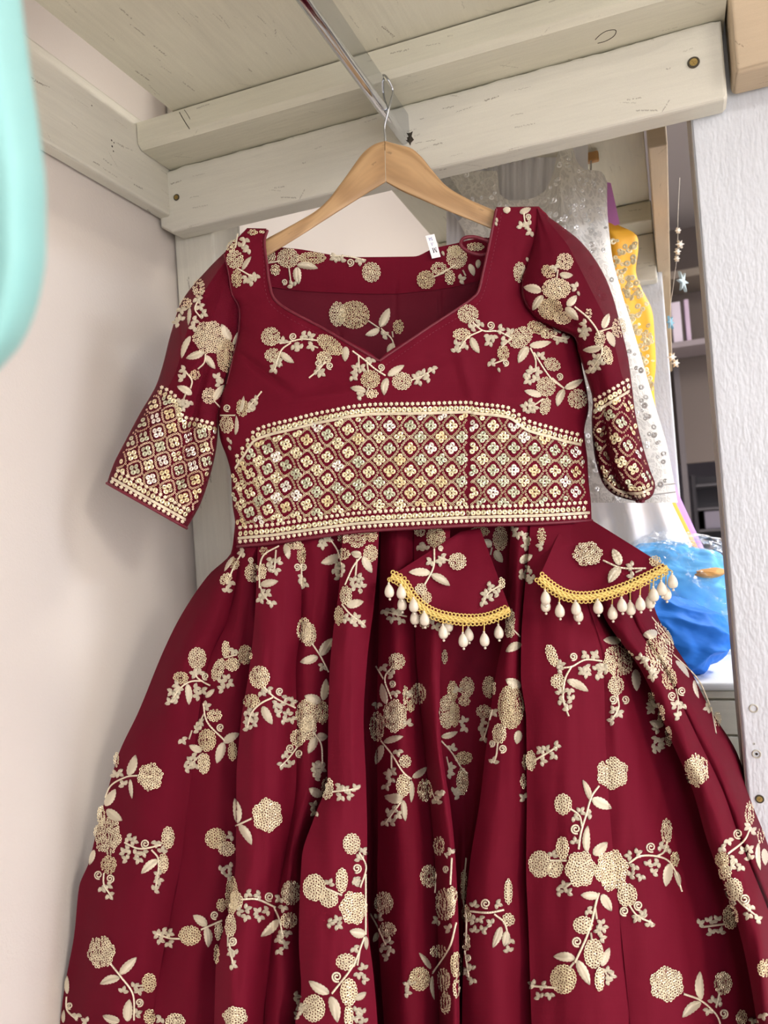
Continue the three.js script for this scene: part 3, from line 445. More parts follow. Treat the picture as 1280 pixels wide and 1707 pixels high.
  function border(f, pt, len, rows, ok = () => true) { // pt(distance, offset) -> px, py
    const st = [], L = [], rope = [];
    for (const [kind, off] of rows) {
      if (kind === '*') for (let d = 3; d < len - 2; d += 9) { const p = pt(d, off); if (ok(...p)) st.push(...star(f, ...p)); }
      if (kind === 'o') for (let d = 4; d < len - 2; d += 8.8) { const p = pt(d, off); if (ok(...p)) L.push([frame(f, ...p), 4.4 * PXM, DISC, 0.0006]); }
      if (kind === '~') { const q = []; for (let d = 0; d <= len; d += 5) if (ok(...pt(d, off))) q.push(pt(d, off)); if (q.length > 2) { rope.push(strand(f, q, 1.6), strand(f, q.map(([a, b]) => [a, b + 2.2]), 1.3)); } }
    }
    if (st.length) tag(mesh('star_stitch_row', st, M.starThread, t), null, null, null, 'stuff');
    if (L.length) tag(mesh('sequin_row', sequins(L), M.bigA, t), null, null, null, 'stuff');
    if (rope.length) mesh('cord_row', rope, M.threadB, t);
  }
  const T = curve('384 778 395 760 405 746 425 718 455 707 485 700 520 691 555 684 592 677 630 674 700 673 780 671 794 673 844 679 881 702 912 711 944 720 972 726');
  border(SB, (d, o) => { const x = 392 + d * 0.985; return [x, T(x) + o]; }, 588, [['*', 0], ['o', 9.5], ['~', 15]]);
  border(SB, (d, o) => { const x = 397 + d; return [x, hem(x) - o]; }, 586, [['*', 7.5], ['~', 14.5], ['o', 21], ['*', 31]]);
  const dT = curve('380 64 415 50 461 36 511 24 545 15 580 6 611 1 640 0 850 0 900 4 970 14'), dB = curve('380 32 415 26 500 18 611 3 640 0 850 -3 970 -8');
  const squeeze = x => x < 470 ? 470 - (470 - x) * 0.86 : x;
  for (let i = -18; i <= 22; i++) for (let j = -2; j <= 9; j++) {
    if ((i + j) & 1) continue; const plain = j & 1;
    let x = squeeze(649 + 17.25 * i), y = 710 + 18.8 * j; y += lerp(dT(x), dB(x), clamp((y - 690) / 170)); const lean = 0.12 + (x < 600 ? 0.25 * sm(600, 420, x) : 0);
    const keep = (px, py) => px > xl(py) + 2 && px < xr(py) - 6 && py > T(px) + 19 && py < hem(px) - 35 && !(Math.abs(px - 782) < 3);
    if (x < 384 || x > 985) continue;
    put(quat(SB, x, y, lean + (rnd() - 0.5) * 0.2, 4.3, keep), 'sequin_quatrefoil', big());
    if (!plain) put(diam(SB, x, y, 15.2, 18.4, lean * 0.5, keep), 'ring_diamond', rnd() < 0.5 ? M.seqA : M.seqC);
  }
  // sleeve bands
  const okS = (Tb, x, y) => { const [q, , off] = Tb.find(x, y); return off === 0 && q > 0.035 && q < 0.965; };
  const topL = curve('225 640 258 637 285 652 298 668 303 692 330 698 366 706 380 708'), hemL = x => 806 + (x - 178) * 0.563;
  const inL = (x, y) => okS(SLt, x, y) && y > topL(x) + 13 && (hemL(x) - y) * 0.87 > 27;
  for (let i = -6; i <= 12; i++) for (let j = -10; j <= 8; j++) { if ((i + j) & 1) continue; const x = 236 + 13.6 * i - 9.6 * j, y = 705 + 8 * i + 15.4 * j, k = (px, py) => inL(px, py); if (x < 170 || x > 372 || y < 630 || y > 880) continue; put(quat(SL, x, y, 0.5, 4.2, k), 'sequin_quatrefoil', big()); if (!(j & 1)) put(diam(SL, x, y, 13.4, 16, 0.5, k), 'ring_diamond', rnd() < 0.5 ? M.seqA : M.seqC); }
  border(SL, (d, o) => [181 + 0.872 * d + 0.49 * o, 807 + 0.49 * d - 0.872 * o], 148, [['*', 6], ['~', 12], ['o', 19], ['*', 27]], (x, y) => okS(SLt, x, y));
  border(SL, (d, o) => { const p = path('259 641 285 654 300 672 304 693 330 700 364 708')(d / 140); return [p[0] - o * 0.3, p[1] + o]; }, 140, [['*', 0], ['o', 8]], (x, y) => okS(SLt, x, y));
  const topR = curve('980 675 990 669 1020 652 1053 630 1070 622'), hemR = curve('985 800 1008 813 1030 831 1060 836 1087 826 1095 810');
  const inR = (x, y) => okS(SRt, x, y) && y > topR(x) + 17 && hemR(x) - y > 24;
  for (let i = -7; i <= 9; i++) for (let j = -5; j <= 12; j++) { if ((i + j) & 1) continue; const x = 1026 + 16 * i + 5 * j, y = 665 - 7.5 * i + 19.5 * j; if (x < 980 || x > 1095 || y < 630 || y > 840) continue; put(quat(SR, x, y, 0.25, 4.4, inR), 'sequin_quatrefoil', big()); if (!(j & 1)) put(diam(SR, x, y, 14.6, 17.6, -0.1, inR), 'ring_diamond', rnd() < 0.5 ? M.seqA : M.seqC); }
  border(SR, (d, o) => [989 + 0.86 * d + 0.5 * o * 0.4, 668 - 0.52 * d + o], 72, [['*', 0], ['o', 10], ['~', 17]], (x, y) => okS(SRt, x, y));
  border(SR, (d, o) => { const x = 1006 + d * 0.8; return [x, hemR(x) - o]; }, 104, [['*', 7], ['~', 14], ['o', 21]], (x, y) => okS(SRt, x, y));
  // --- floral sprays
  embroider(t, SB, '@170,340,4; h 885 370 54 58; h 898 497 32 58; h 865 280 28 42 20; s 905 200 890 290 ; s 905 430 940 450 1000 485; l 935 440 995 350 32; b 950 245; b 965 305; b 935 275; b 960 505; b 1000 485; b 1020 490; b 985 515; h 1005 190 30 16; h 1065 186 12 14; @170,580,4; c 835 400 25; s 790 450 890 450; h 830 510 44 56; l 890 580 895 450 26; h 935 400 38 55; l 920 430 945 320 26; b 995 390; b 1020 350; b 990 405; s 975 400 1065 290; d 835 595; d 850 610; d 845 650');
  embroider(t, SB, '@420,380,4; h 125 725 60 60; s 185 770 250 760 330 742 440 750; b 205 750; c 275 725 26; b 345 720; b 395 720; b 290 790; b 310 795; s 260 765 200 810 170 880 150 950; h 140 850 52 46; l 190 830 280 900 45; b 160 905; b 140 945; b 180 900; b 390 790; s 390 780 440 800; h 520 780 95 48 35; h 480 865 46 40; c 440 905 24; c 520 920 24; s 490 890 440 950 380 1000; b 440 950; b 465 970; l 625 790 620 890 50; s 670 820 750 880 820 940 890 985; s 710 850 715 950; b 690 930; b 735 940; b 685 965; b 680 995; b 790 885; h 790 1010 60 58; s 765 880 775 960; c 860 930 24; l 905 985 1015 915 48; l 900 1000 880 1115 50; h 1000 1022 62 56; s 1060 1015 1130 990 1220 935; b 1100 985; b 1105 1025; b 1140 965; b 1165 1000; b 1205 945; l 760 1090 655 1065 45; h 800 1105 38 26; s 780 1060 760 1110; b 720 1115');
  embroider(t, SB, '@680,330,4; l 655 58 662 105 50; l 745 100 820 68 40; s 770 80 780 160 810 230; c 800 125 20; b 755 180; b 795 175; b 810 230; d 585 130; d 580 155; h 745 495 40 65; d 790 395; b 775 490; s 750 540 830 560 890 575; c 825 515 26; b 875 545; h 400 775 66 60; s 430 830 500 885 600 890 690 935; b 430 860; b 475 840; c 550 850 28; b 540 930; b 565 935; b 535 965; b 620 875; b 675 890; s 490 885 400 930 340 1010; h 360 910 58 36; l 420 930 475 1035 50; b 375 985; b 330 975; b 320 1010; b 640 955; s 690 935 620 1000; h 750 930 85 60 -35; h 865 868 70 40 20; h 935 905 55 30; b 990 880; s 960 920 1060 940; b 1000 950; b 1050 935; l 810 985 955 960 48; l 800 990 735 1100 58; s 815 1000 850 1080 850 1160; s 840 1030 900 1130 960 1210 1040 1270; b 890 1050; h 960 1110 55 40 20; c 1010 1190 24; b 820 1145; b 800 1180; b 870 1160; b 845 1205; b 795 1220; h 635 1035 35 50; c 650 1100 22; s 640 1080 560 1110; b 560 1100; d 600 1130; @780,480,4; h 520 660 62 62; l 645 670 765 610 48; l 640 675 595 790 52; h 730 740 62 62; s 560 600 640 670; l 490 720 375 685 45; h 515 790 32 55 15; s 500 740 440 780 400 790; b 420 770; b 375 790; b 445 800; b 415 815');
  embroider(t, SL, '@170,340,4; h 645 560 38 60; b 640 640; h 560 665 38 36; l 585 690 575 810 26; b 530 710; b 520 760; b 655 690; b 680 735; b 495 790; s 650 630 620 700 660 760; b 620 780; b 605 820; q 715 890 112 118; l 590 880 530 1030 40; l 860 910 795 800 55; l 875 940 910 850 28; h 825 1010 58 110; l 680 990 560 1030 50; l 690 1010 755 1100 44; s 690 1000 680 1060 640 1100; b 540 1110; b 530 1155; h 620 1140 32 30; s 560 1120 600 1180 590 1230; l 600 1270 500 1215 48; b 770 1150; b 780 1190; @170,580,4; h 715 320 45 50; l 745 350 815 245 48; b 530 360; b 545 390; b 575 370; s 560 300 545 340; s 745 350 790 400');
  embroider(t, SR, '@680,330,4; l 890 620 770 595 60; l 900 650 830 750 50; h 990 605 92 68; h 1045 425 52 54; h 935 490 46 36 35; l 1010 510 1100 515 44; s 1000 480 990 540; b 980 465; b 1110 590; d 1130 620; h 950 740 80 68; h 1030 800 60 40; l 1060 720 1125 650 50; l 1050 730 1135 815 56; @780,480,4; s 710 125 800 200 860 280 880 330; h 805 170 18 32; b 770 240; b 790 280; b 760 290; b 775 320; l 900 270 940 170 48; h 1005 265 44 64; s 880 290 960 265; l 930 290 975 395 52; h 880 340 32 52; l 890 395 765 415 48; h 930 450 30 62 -15; s 890 380 890 440 820 550; b 860 460; b 830 500; b 885 490; b 860 530; b 815 550');
  embroider(t, SK, '@420,380,4; h 115 190 40 42; s 100 235 190 220; h 155 280 30 35; h 240 200 70 62; h 400 200 90 36; l 300 245 440 270 50; l 300 260 310 375 55; s 245 260 260 370; c 215 360 20; b 265 375; b 545 200; b 595 205; c 655 230 26; b 720 225; s 520 185 640 190 760 215; h 795 295 60 64; h 1160 345 58 58; s 1215 325 1280 300; @690,370,8; h 335 620 100 75; s 260 735 430 650 560 570; h 480 740 60 95; h 570 470 130 150; h 540 380 90 60; h 820 330 110 50; l 740 560 800 720 80; l 860 500 850 620 70; s 650 640 690 720; b 640 760; d 375 385');
  embroider(t, SN, '@420,380,4; h 570 575 52 80; h 680 580 100 90; s 775 620 850 670; l 855 660 915 535 60; l 850 675 755 715 44; s 860 670 930 740 950 800; b 885 710; h 975 660 33 45; s 940 730 935 690; l 945 770 905 840 48');
}
/* ------------------------------------------------------------------ the skirt */
{
  const t = thing('long_skirt', 'full gathered maroon chiffon skirt with scattered gold floral sprays, hanging below the blouse', 'skirt', at(640, 900, 0).toArray());
  const seg = [16, 10, 22, 16, 18, 5, 14, 12, 18, 14, 18, 22, 14, 16], rows = 150, rowY = v => v < 0.75 ? lerp(862, 1720, v / 0.75) : lerp(1720, 2450, (v - 0.75) / 0.25);
  const panel = (k) => sheet(seg[k], rows, (u, v) => { const py = rowY(v), a = Lr[k](py), b = Lr[k + 1](py), px = lerp(a, b, u); return at(px, py, zPanel(k, u, py)); }, 0.12, 1);
  const wall = (k) => sheet(3, rows, (u, v) => { const py = rowY(v), px = Lr[k](py); return at(px, py, lerp(zPanel(k - 1, 1, py), zPanel(k, 0, py), u)); }, 0.03, 1);
  const front = [], sheerL = [panel(0), panel(1), wall(1)], sheerR = [panel(12), panel(13), wall(13)];
  for (let k = 2; k <= 11; k++) front.push(panel(k)); for (let k = 2; k <= 12; k++) front.push(wall(k));
  mesh('outer_cloth', front, M.cloth, t); mesh('sheer_side', sheerL, M.sheer, t, 'sheer left side of the skirt'); mesh('sheer_side', sheerR, M.sheer, t, 'sheer right side of the skirt');
  const lin = (side) => sheet(60, rows, (u, v) => { const py = rowY(v), i0 = lerp(10, 62, sm(880, 1150, py)), i1 = lerp(6, 50, sm(880, 1150, py)), a = Lr[0](py) + i0, b = Lr[14](py) - i1, px = lerp(a, b, u), e = 2 * u - 1; return at(px, py, tilt(py) - 0.046 * grow(py) + side * 0.01 * Math.sqrt(Math.max(0, 1 - e * e))); }, 1, 1);
  mesh('lining', [lin(1), lin(-1)], M.lining, t);
  mesh('back_cloth', sheet(60, rows, (u, v) => { const py = rowY(v), a = Lr[0](py), b = Lr[14](py), px = lerp(a, b, u), e = 2 * u - 1; return at(px, py, tilt(py) - lerp(0.014, 0.05, u) * grow(py) - 0.03 * lerp(0.4, 1, u) * Math.sqrt(Math.max(0, 1 - e * e)) * sm(868, 1200, py) + 0.006 * Math.sin(u * 40) * (1 - e * e)); }, 1, 1), M.cloth, t);
  embroider(t, SS, '@330,880,4; l 240 190 175 290 28; h 245 240 25 40 20; h 185 340 42 30 -40; b 215 370; b 195 410; s 290 170 240 260 210 330; b 290 165; c 350 215 20; h 365 300 50 60; s 540 120 440 180 415 240 410 400; h 440 155 26 26; h 430 290 22 50; b 490 220; b 480 260; b 535 220; b 520 290; s 520 150 510 270; l 415 380 535 355 50; b 430 440; b 420 480; b 465 440; b 490 505; s 415 390 440 450 490 510; h 640 115 60 25; l 580 110 605 210 44; h 690 180 26 60; c 660 260 24; c 700 260 24; s 690 240 690 390; b 690 340; b 705 380; s 870 60 930 150 960 250; b 840 90; b 870 70; b 830 120; h 970 175 40 35; l 940 185 820 235 60; b 930 240; b 920 280; b 960 270; b 935 320; h 970 70 36 30; h 1060 80 55 50; h 1150 50 44 40; h 1150 170 45 55; l 1090 180 1020 165 48; l 1100 190 1160 300 54; s 1090 190 1040 250 980 380; s 1060 210 1050 320; b 1030 350; b 1080 335; b 1040 390; b 1090 380; c 1080 420 16; h 985 450 36 60; h 940 585 28 60; l 990 520 1105 490 56; s 960 510 1010 570 1100 640; b 990 605; b 1050 590; b 1040 630; b 1095 635; h 705 680 44 80; h 740 710 44 76; s 760 770 820 860 870 960; l 815 850 895 735 64; l 800 860 680 895 56; b 830 930');
  embroider(t, SS, '@240,1040,4; h 355 230 56 70; s 350 300 350 350 400 390 440 410; b 330 330; b 370 320; h 245 360 48 38; s 390 380 310 385 240 430 180 520; l 290 400 300 540 46; b 230 445; b 215 410; b 180 460; b 210 500; b 170 515; c 410 350 24; b 350 430; b 395 450; b 350 480; l 410 490 470 435 34; h 545 170 22 55; b 595 185; h 675 205 45 62; h 590 270 46 42; h 495 305 35 75 20; s 540 225 620 205; b 520 385; b 575 400; b 545 360; b 515 430; s 395 530 420 650 540 780; b 420 545; h 470 610 46 38; s 400 600 370 660; b 375 660; b 355 700; c 510 690 26; h 420 775 56 72; l 530 790 635 730 56; l 530 790 485 930 60; h 590 850 26 60; s 320 710 300 770; b 260 780; l 385 850 300 810 48; h 400 930 36 68; b 330 890; b 300 920; b 335 945; b 290 960; s 380 870 290 960; h 770 355 64 72; s 800 420 870 490 1010 560; b 790 460; b 830 445; c 905 450 26; b 950 500; b 995 520; b 880 540; b 910 545; b 895 590; s 860 490 780 530 720 590 690 690; h 715 515 54 42; l 790 550 855 670 58; b 695 590; b 740 610; b 690 640; b 735 655; b 690 690; b 960 590; b 940 640; b 985 640; h 1085 610 72 105; h 1095 690 50 80; h 1190 590 36 75; h 1025 760 46 54; l 1180 520 1070 480 64; l 1195 510 1215 365 54; l 1150 750 1225 750 56; l 1150 750 1095 865 56; s 1130 720 1180 800 1190 930; c 975 830 28; c 1035 865 26; s 1030 810 960 900 910 950; b 945 875; b 975 930; b 920 945; b 1140 950; b 1190 970; b 1150 1000; b 1175 935');
  embroider(t, SS, '@600,1060,4.571; h 280 193 60 60; s 240 245 200 290 190 340 240 480; s 120 230 180 330; b 180 245; b 235 290; c 245 365 26; l 200 520 165 360 56; b 270 440; q 265 610 100 130; h 130 690 55 110; b 130 530; h 345 450 18 70; h 445 440 60 76; h 385 535 28 42; b 370 440; b 370 660; l 180 810 330 765 50; l 170 830 120 980 60; s 160 800 240 900 330 1040 390 1090; s 240 900 240 1010; b 290 890; h 345 955 42 45; b 210 1050; b 230 1100; b 250 1040; b 200 1150; h 330 1140 50 82; l 400 1080 510 1000 50; l 390 1100 390 1270 38; h 495 1175 58 82; s 550 1190 580 1260; b 610 1200; b 580 1250; l 330 1230 190 1240 56; h 705 420 36 76; h 815 390 52 72; h 645 160 18 50; b 740 410; h 795 495 42 36; h 660 580 60 125; h 720 600 36 90; b 790 640; b 790 705; l 620 770 745 730 46; s 620 800 700 890 770 1000 820 1050; b 705 850; h 790 930 62 46; h 780 1110 40 100; b 700 1000; b 690 1050; s 660 920 680 1010; b 730 1180; b 740 1210; h 985 390 48 80; h 945 575 56 46; s 1010 560 970 700 940 790; b 940 660; b 930 720; b 940 780; b 1020 590; l 1225 390 1110 330 74; h 1150 540 95 165; h 1060 745 48 72; l 1210 720 1195 825 60; c 1005 820 26; c 1085 860 32; s 1050 810 1040 900 1020 970; b 1020 950; l 1230 60 1110 120 64');
  embroider(t, SS, '@780,1040,5.333; h 370 60 40 60; s 400 50 460 110; h 745 280 40 95 -20; b 830 360; b 820 400; s 850 390 920 380 1040 320 1190 330; c 935 290 36; b 1040 280; b 1120 270; b 1010 410; b 1060 400; b 1050 450; b 1190 380; b 1150 390; b 1170 460; h 800 510 60 60; s 920 380 870 470 850 560 850 690 890 770; l 880 500 1070 600 74; b 820 600; b 900 600; b 830 680; b 910 665; b 880 740; s 850 700 895 820; h 560 1215 40 85; s 590 1215 700 1150 810 1080; b 640 1130; b 700 1110; b 790 1085; b 670 1220; b 755 1175; h 505 1230 20 60; h 490 1400 20 60; b 490 1540');
  embroider(t, SS, '@980,1020,4.923; l 270 240 125 230 68; q 250 400 132 142; l 390 470 400 650 74; h 230 605 60 72; c 205 720 36; c 305 720 34; s 240 680 250 790 190 890; b 210 800; b 260 840; b 190 890; b 100 450; b 60 360; b 95 520; b 140 470; s 0 390 100 400; l 570 170 450 190 78; h 560 310 90 110; h 600 420 90 62; h 640 290 60 120; h 665 550 60 85; c 690 690 36; c 770 650 36; s 720 630 740 740 730 860; b 710 760; b 770 770; b 735 850; b 430 370; b 470 410; s 430 420 500 390; b 510 470; b 540 490; b 530 540; h 620 180 40 110 -35; s 520 40 700 260; s 700 350 900 550 1000 760; l 720 400 830 540 44; l 870 560 910 710 34; b 980 790; s 1010 780 1050 1000; h 1060 880 26 60; h 520 700 26 50; b 515 760; b 510 810; b 545 770; h 600 850 26 80; l 620 930 505 900 64; b 560 960; b 560 1050; b 600 1060; b 550 1120; b 595 1110; h 660 1020 26 80; q 200 1325 135 135; q 890 1300 105 140');
  embroider(t, SS, '@860,1240,4.267; s 590 300 540 370 500 500 460 640 445 750; l 530 400 475 255 44; l 540 390 680 460 74; h 335 430 56 70; s 385 460 450 510 470 590; b 465 475; b 425 525; b 515 500; c 425 605 36; b 420 690; l 505 770 510 580 54; l 550 790 650 700 74; q 460 890 112 132; q 680 900 120 150; h 330 740 40 76; h 170 855 76 90; s 240 830 360 830; b 265 785; h 280 890 46 60 30; b 340 1000; b 310 1050; b 375 1050; s 390 990 340 1030; s 800 850 880 800 1000 800 1080 830 1130 900 1180 1050; b 800 795; b 870 775; c 960 735 36; b 1035 730; b 1075 750; s 1000 800 1050 770 1075 700; h 1070 620 36 85; b 840 880; b 820 930; b 885 950; b 945 850; b 1000 850; b 985 910; h 1130 820 28 50; l 1095 850 1065 1015 68; l 1130 900 1165 1020 38; l 590 1080 460 1075 60; l 610 1070 680 1190 64; h 790 1075 65 76; s 590 1060 570 1130 540 1270; b 520 1190; c 770 1190 34; c 870 1150 34; s 800 1140 860 1220 970 1275; b 900 1205');
  embroider(t, SS, '@860,1450,3.048; h 340 280 46 40; s 410 150 370 310 300 470; s 400 180 410 250; b 430 270; b 415 310; b 445 300; b 440 345; s 380 320 385 360; c 310 365 26; h 395 425 46 70; l 435 490 475 395 38; l 300 450 190 440 48; l 310 460 375 585 48; h 240 555 62 70; s 295 470 270 500; s 210 600 80 590; b 80 580; b 115 640; b 140 590; b 170 640; h 425 555 20 58; b 465 510; b 490 540; b 470 560; s 440 500 465 540; b 610 250; b 640 230; b 680 275; q 765 580 90 90; s 850 630 940 665 1020 740 1040 790; l 940 660 935 515 44; l 940 670 845 750 48; h 1050 575 44 56; s 1035 620 1015 700; b 1000 660; b 1030 670; c 1055 730 24; b 975 720; h 1145 750 26 36; b 1205 770; b 1255 745; h 1090 240 38 58; s 1060 275 950 290; b 940 270; b 985 255; b 1020 250; b 990 315; b 1040 310');
  embroider(t, SS, '@1100,1220,4.267; h 635 580 32 85; b 625 680; b 660 700; s 640 690 600 770 480 870; c 555 725 36; b 490 780; b 445 830; b 590 840; b 640 830; b 635 890; h 440 910 45 52; h 460 1000 40 50; b 520 910; b 515 960; b 570 965; h 715 740 26 50; l 700 790 715 985 34; l 740 830 750 950 48; h 520 1120 62 76; c 600 1190 38; c 520 1215 30; s 540 1180 600 1240 700 1320; b 640 1250; b 625 1310; b 700 1330; h 745 1680 45 60');
  embroider(t, SS, '@90,1240,4.923; h 515 130 20 55; b 500 245; b 540 245; s 420 440 470 340 600 270 690 260; b 565 325; l 610 260 670 90 74; l 625 290 640 450 34; q 790 270 108 118; l 420 510 505 370 70; l 430 540 560 630 76; q 440 750 118 162; h 390 590 30 80; l 330 870 290 995 44; h 450 990 62 72; c 365 1075 36; c 460 1105 36; s 410 1060 410 1150 470 1250; b 400 1190; b 450 1165; b 460 1250; s 580 810 700 860 880 830; s 800 870 850 930 860 1010; b 615 775; b 660 800; c 750 820 38; b 840 820; b 890 870; h 935 770 48 86; b 570 880; b 600 870; b 585 940; b 680 900; b 735 900; b 690 955; l 850 950 715 1065 66; h 895 980 38 76; b 850 1070; b 860 1130; b 835 1190; s 860 1010 835 1180; h 1230 150 2 2');
  embroider(t, SS, '@90,1460,4.571; q 360 580 110 128; s 430 670 510 770 600 900 610 1100; l 500 750 630 620 66; l 500 775 350 825 64; b 530 870; b 620 840; b 650 880; h 725 815 50 70; s 680 835 620 840; c 650 965 32; l 560 1110 575 940 74; l 500 1110 370 1065 64; b 640 1045; h 730 1075 40 56; b 805 1095; h 925 1105 70 52; l 100 900 100 760 36; s 95 920 100 1020 180 1100; c 120 990 26; b 170 1070; b 235 1105; l 70 1120 75 1020 28; b 780 440; b 840 430; b 815 490; b 885 440; b 880 520; s 780 440 880 475 960 480; h 1035 455 80 70; l 1165 380 1060 300 68; l 1160 390 1175 545 64; s 1120 410 1280 340; c 1225 300 32; h 1255 420 26 66; h 1240 595 18 70');
  embroider(t, SS, '@240,1300,4.571; l 715 330 690 140 64; l 725 340 820 495 64; s 700 350 820 295; q 940 270 118 132; h 545 445 76 74; h 630 525 60 50; b 655 430; b 600 685; b 650 665; b 645 730; h 670 880 45 140; h 700 920 50 70; h 660 1110 40 80; h 590 955 30 46; s 750 910 860 910 1000 970; s 990 970 1030 1060 1060 1200; b 795 870; b 865 880; c 955 890 36; b 1025 910; b 1060 980; h 1120 860 72 88; b 730 1000; b 790 980; b 775 1050; b 860 1000; b 930 1000; b 880 1055; l 1025 1065 890 1195 66; h 1105 1070 60 56; b 1040 1180; b 1090 1170; b 1030 1220; b 1080 1250; c 675 1230 32; s 640 1180 640 1270');
  embroider(t, SS, '@340,1450,4.267; b 190 590; b 210 590; b 210 680; s 180 520 190 590 210 680; q 220 1045 92 74; b 540 580; h 785 125 76 90; b 895 90; h 980 75 38 82; h 890 205 60 56; s 860 130 980 180; q 1065 270 102 122; b 1085 80; b 945 350; b 900 380; b 960 400; l 1150 460 1035 435 70; l 1150 470 1155 570 34; s 1140 480 1060 680 910 880; s 1110 560 1090 680; b 1075 565; h 1010 655 66 52; c 945 760 38; b 1130 690; b 1100 750; b 1145 780; h 1030 870 55 92; l 1070 920 1155 870 48; l 890 880 745 790 68; l 900 900 950 1085 74; h 780 985 76 90; b 660 900; b 680 960; b 665 1030; b 690 990; h 1030 1040 26 70; b 1090 1000; b 1120 1010; b 1080 1060; b 1130 1070; s 1150 30 1150 460');
  embroider(t, SS, '@460,1280,4.267; b 280 10; b 290 60; l 325 200 235 145 64; h 362 145 42 74; s 400 170 580 150; b 450 140; b 495 150; b 455 210; b 525 195; b 565 140; b 265 265; b 270 320; h 537 540 56 70; b 625 590; b 590 640; s 590 600 640 700 600 850; c 575 715 34; b 575 810; h 1160 555 38 66; s 1200 610 1220 640; c 1210 720 24; h 1085 770 58 76; s 1140 750 1130 890; b 1240 595; s 1250 640 1240 830; b 1165 190; b 1145 235; l 900 230 770 200 64; l 905 230 920 380 44; s 890 240 780 390; b 805 320; b 840 300; b 870 340; b 780 390; b 825 380');
  embroider(t, SS, '@580,1430,4.267; h 255 320 66 76; b 220 420; s 160 400 210 490 270 620; h 280 510 60 50; l 210 530 180 600 38; b 290 590; b 250 640; b 300 655; b 270 700; h 690 330 70 110; b 625 450; h 740 270 36 60; b 710 500; s 770 460 720 640 600 820; h 645 665 60 40; l 590 790 505 675 38; h 510 860 70 80; l 600 840 615 1010 28; s 440 900 480 880; b 420 900; b 425 960; h 680 870 46 80; h 770 760 36 86; h 772 925 20 66; h 695 1030 36 76; s 840 0 820 300 840 400 840 600; h 825 200 22 110; h 840 600 26 60; h 840 400 30 60; s 870 380 1000 390 1110 370; b 900 330; c 980 325 36; b 1070 330; h 1140 240 24 86; b 880 440; b 900 510; b 940 440; b 1010 460; b 965 510; h 1140 440 40 40; s 1040 400 1110 460 1140 560; l 1090 490 1030 640 54; l 1130 520 1110 630 54; b 1140 650; b 1150 590; s 830 660 860 850; c 850 710 24; b 870 780; b 830 815; b 880 875');
  embroider(t, SS, '@600,870,4; h 400 65 36 30; h 505 100 60 70; b 405 165; b 430 170; h 800 65 60 30; h 935 110 46 80; l 880 160 810 125 54; l 900 190 950 270 54; s 880 170 870 220; b 1030 55; b 1050 90; b 1095 90; b 1100 160; b 1115 130; l 1065 270 1150 220 54; b 1080 350; b 1120 320; b 1110 370; b 1140 380; h 1210 90 26 50; b 1200 160; b 170 600; b 230 600; b 265 600; b 210 650; b 270 660; s 170 600 310 630; h 430 650 40 60; b 480 660; b 510 700; h 1000 650 30 70');
  // --- the two pearl-edged drawstring tassels
  const tassel = (label, top, braid, zt, zb, pearls, spray) => {
    const Tp = path(top), Bp = path(braid), zf = r => lerp(zt, zb, r) + 0.016 * Math.sin(Math.PI * r);
    // surface by pixel: search the fan
    const grid = []; for (let i = 0; i <= 40; i++) for (let j = 0; j <= 20; j++) { const a = Tp(i / 40), b = Bp(i / 40), r = j / 20; grid.push([lerp(a[0], b[0], r), lerp(a[1], b[1], r), r]); }
    const f = (px, py, l = 0) => { let w = 0, s = 0; for (const [x, y, r] of grid) { const d = (x - px) ** 2 + (y - py) ** 2; if (d < 900) { const q = 1 / (d + 6) ** 2; w += q; s += q * r; } } return at(px, py, zf(w ? s / w : 1) + l + 0.0028); };
    const fan = (dz) => sheet(36, 22, (u, v) => { const a = Tp(u), b = Bp(u); return at(lerp(a[0], b[0], v), lerp(a[1], b[1], v), zf(v) + dz + 0.003 * Math.sin(u * 11) * v); }, 0.15, 0.12);
    const g = mesh('tassel', [fan(0), fan(-0.012)], M.cloth, t, label);
    const trim = [], N = 70, P = []; for (let i = 0; i <= N; i++) { const b = Bp(i / N), c = Bp(Math.min(1, i / N + 0.01)), d = Bp(Math.max(0, i / N - 0.01)), dx = c[0] - d[0], dy = c[1] - d[1], L = Math.hypot(dx, dy); P.push([b[0], b[1], -dy / L, dx / L]); }
    trim.push(sheet(8, N, (u, v) => { const [x, y, nx, ny] = P[Math.round(v * N)], e = (u - 0.5) * 11; return at(x + nx * e, y + ny * e, zb + 0.002 + 0.003 * Math.sqrt(Math.max(0, 1 - (2 * u - 1) ** 2)) + 0.0006 * Math.sin(v * 190 + u * 9)); }, 0.02, 0.3));
    for (const e of [-3.2, 0, 3.2]) trim.push(new THREE.TubeGeometry(new THREE.CatmullRomCurve3(P.map(([x, y, nx, ny], i) => at(x + nx * (e + 1.1 * Math.sin(i * 2.1 + e)), y + ny * (e + 1.1 * Math.sin(i * 2.1 + e)), zb + 0.0052))), 160, 1.3 * PXM, 5));
    for (let i = 0; i < N; i += 2) for (const s of [-1, 1]) { const [x, y, nx, ny] = P[i], p = at(x + nx * 6.6 * s, y + ny * 6.6 * s, zb + 0.003), q = new THREE.TorusGeometry(2.6 * PXM, 1.0 * PXM, 5, 9); q.rotateY(YAW); q.translate(p.x, p.y, p.z); trim.push(q); }
    mesh('braid_trim', trim, M.gold, g);
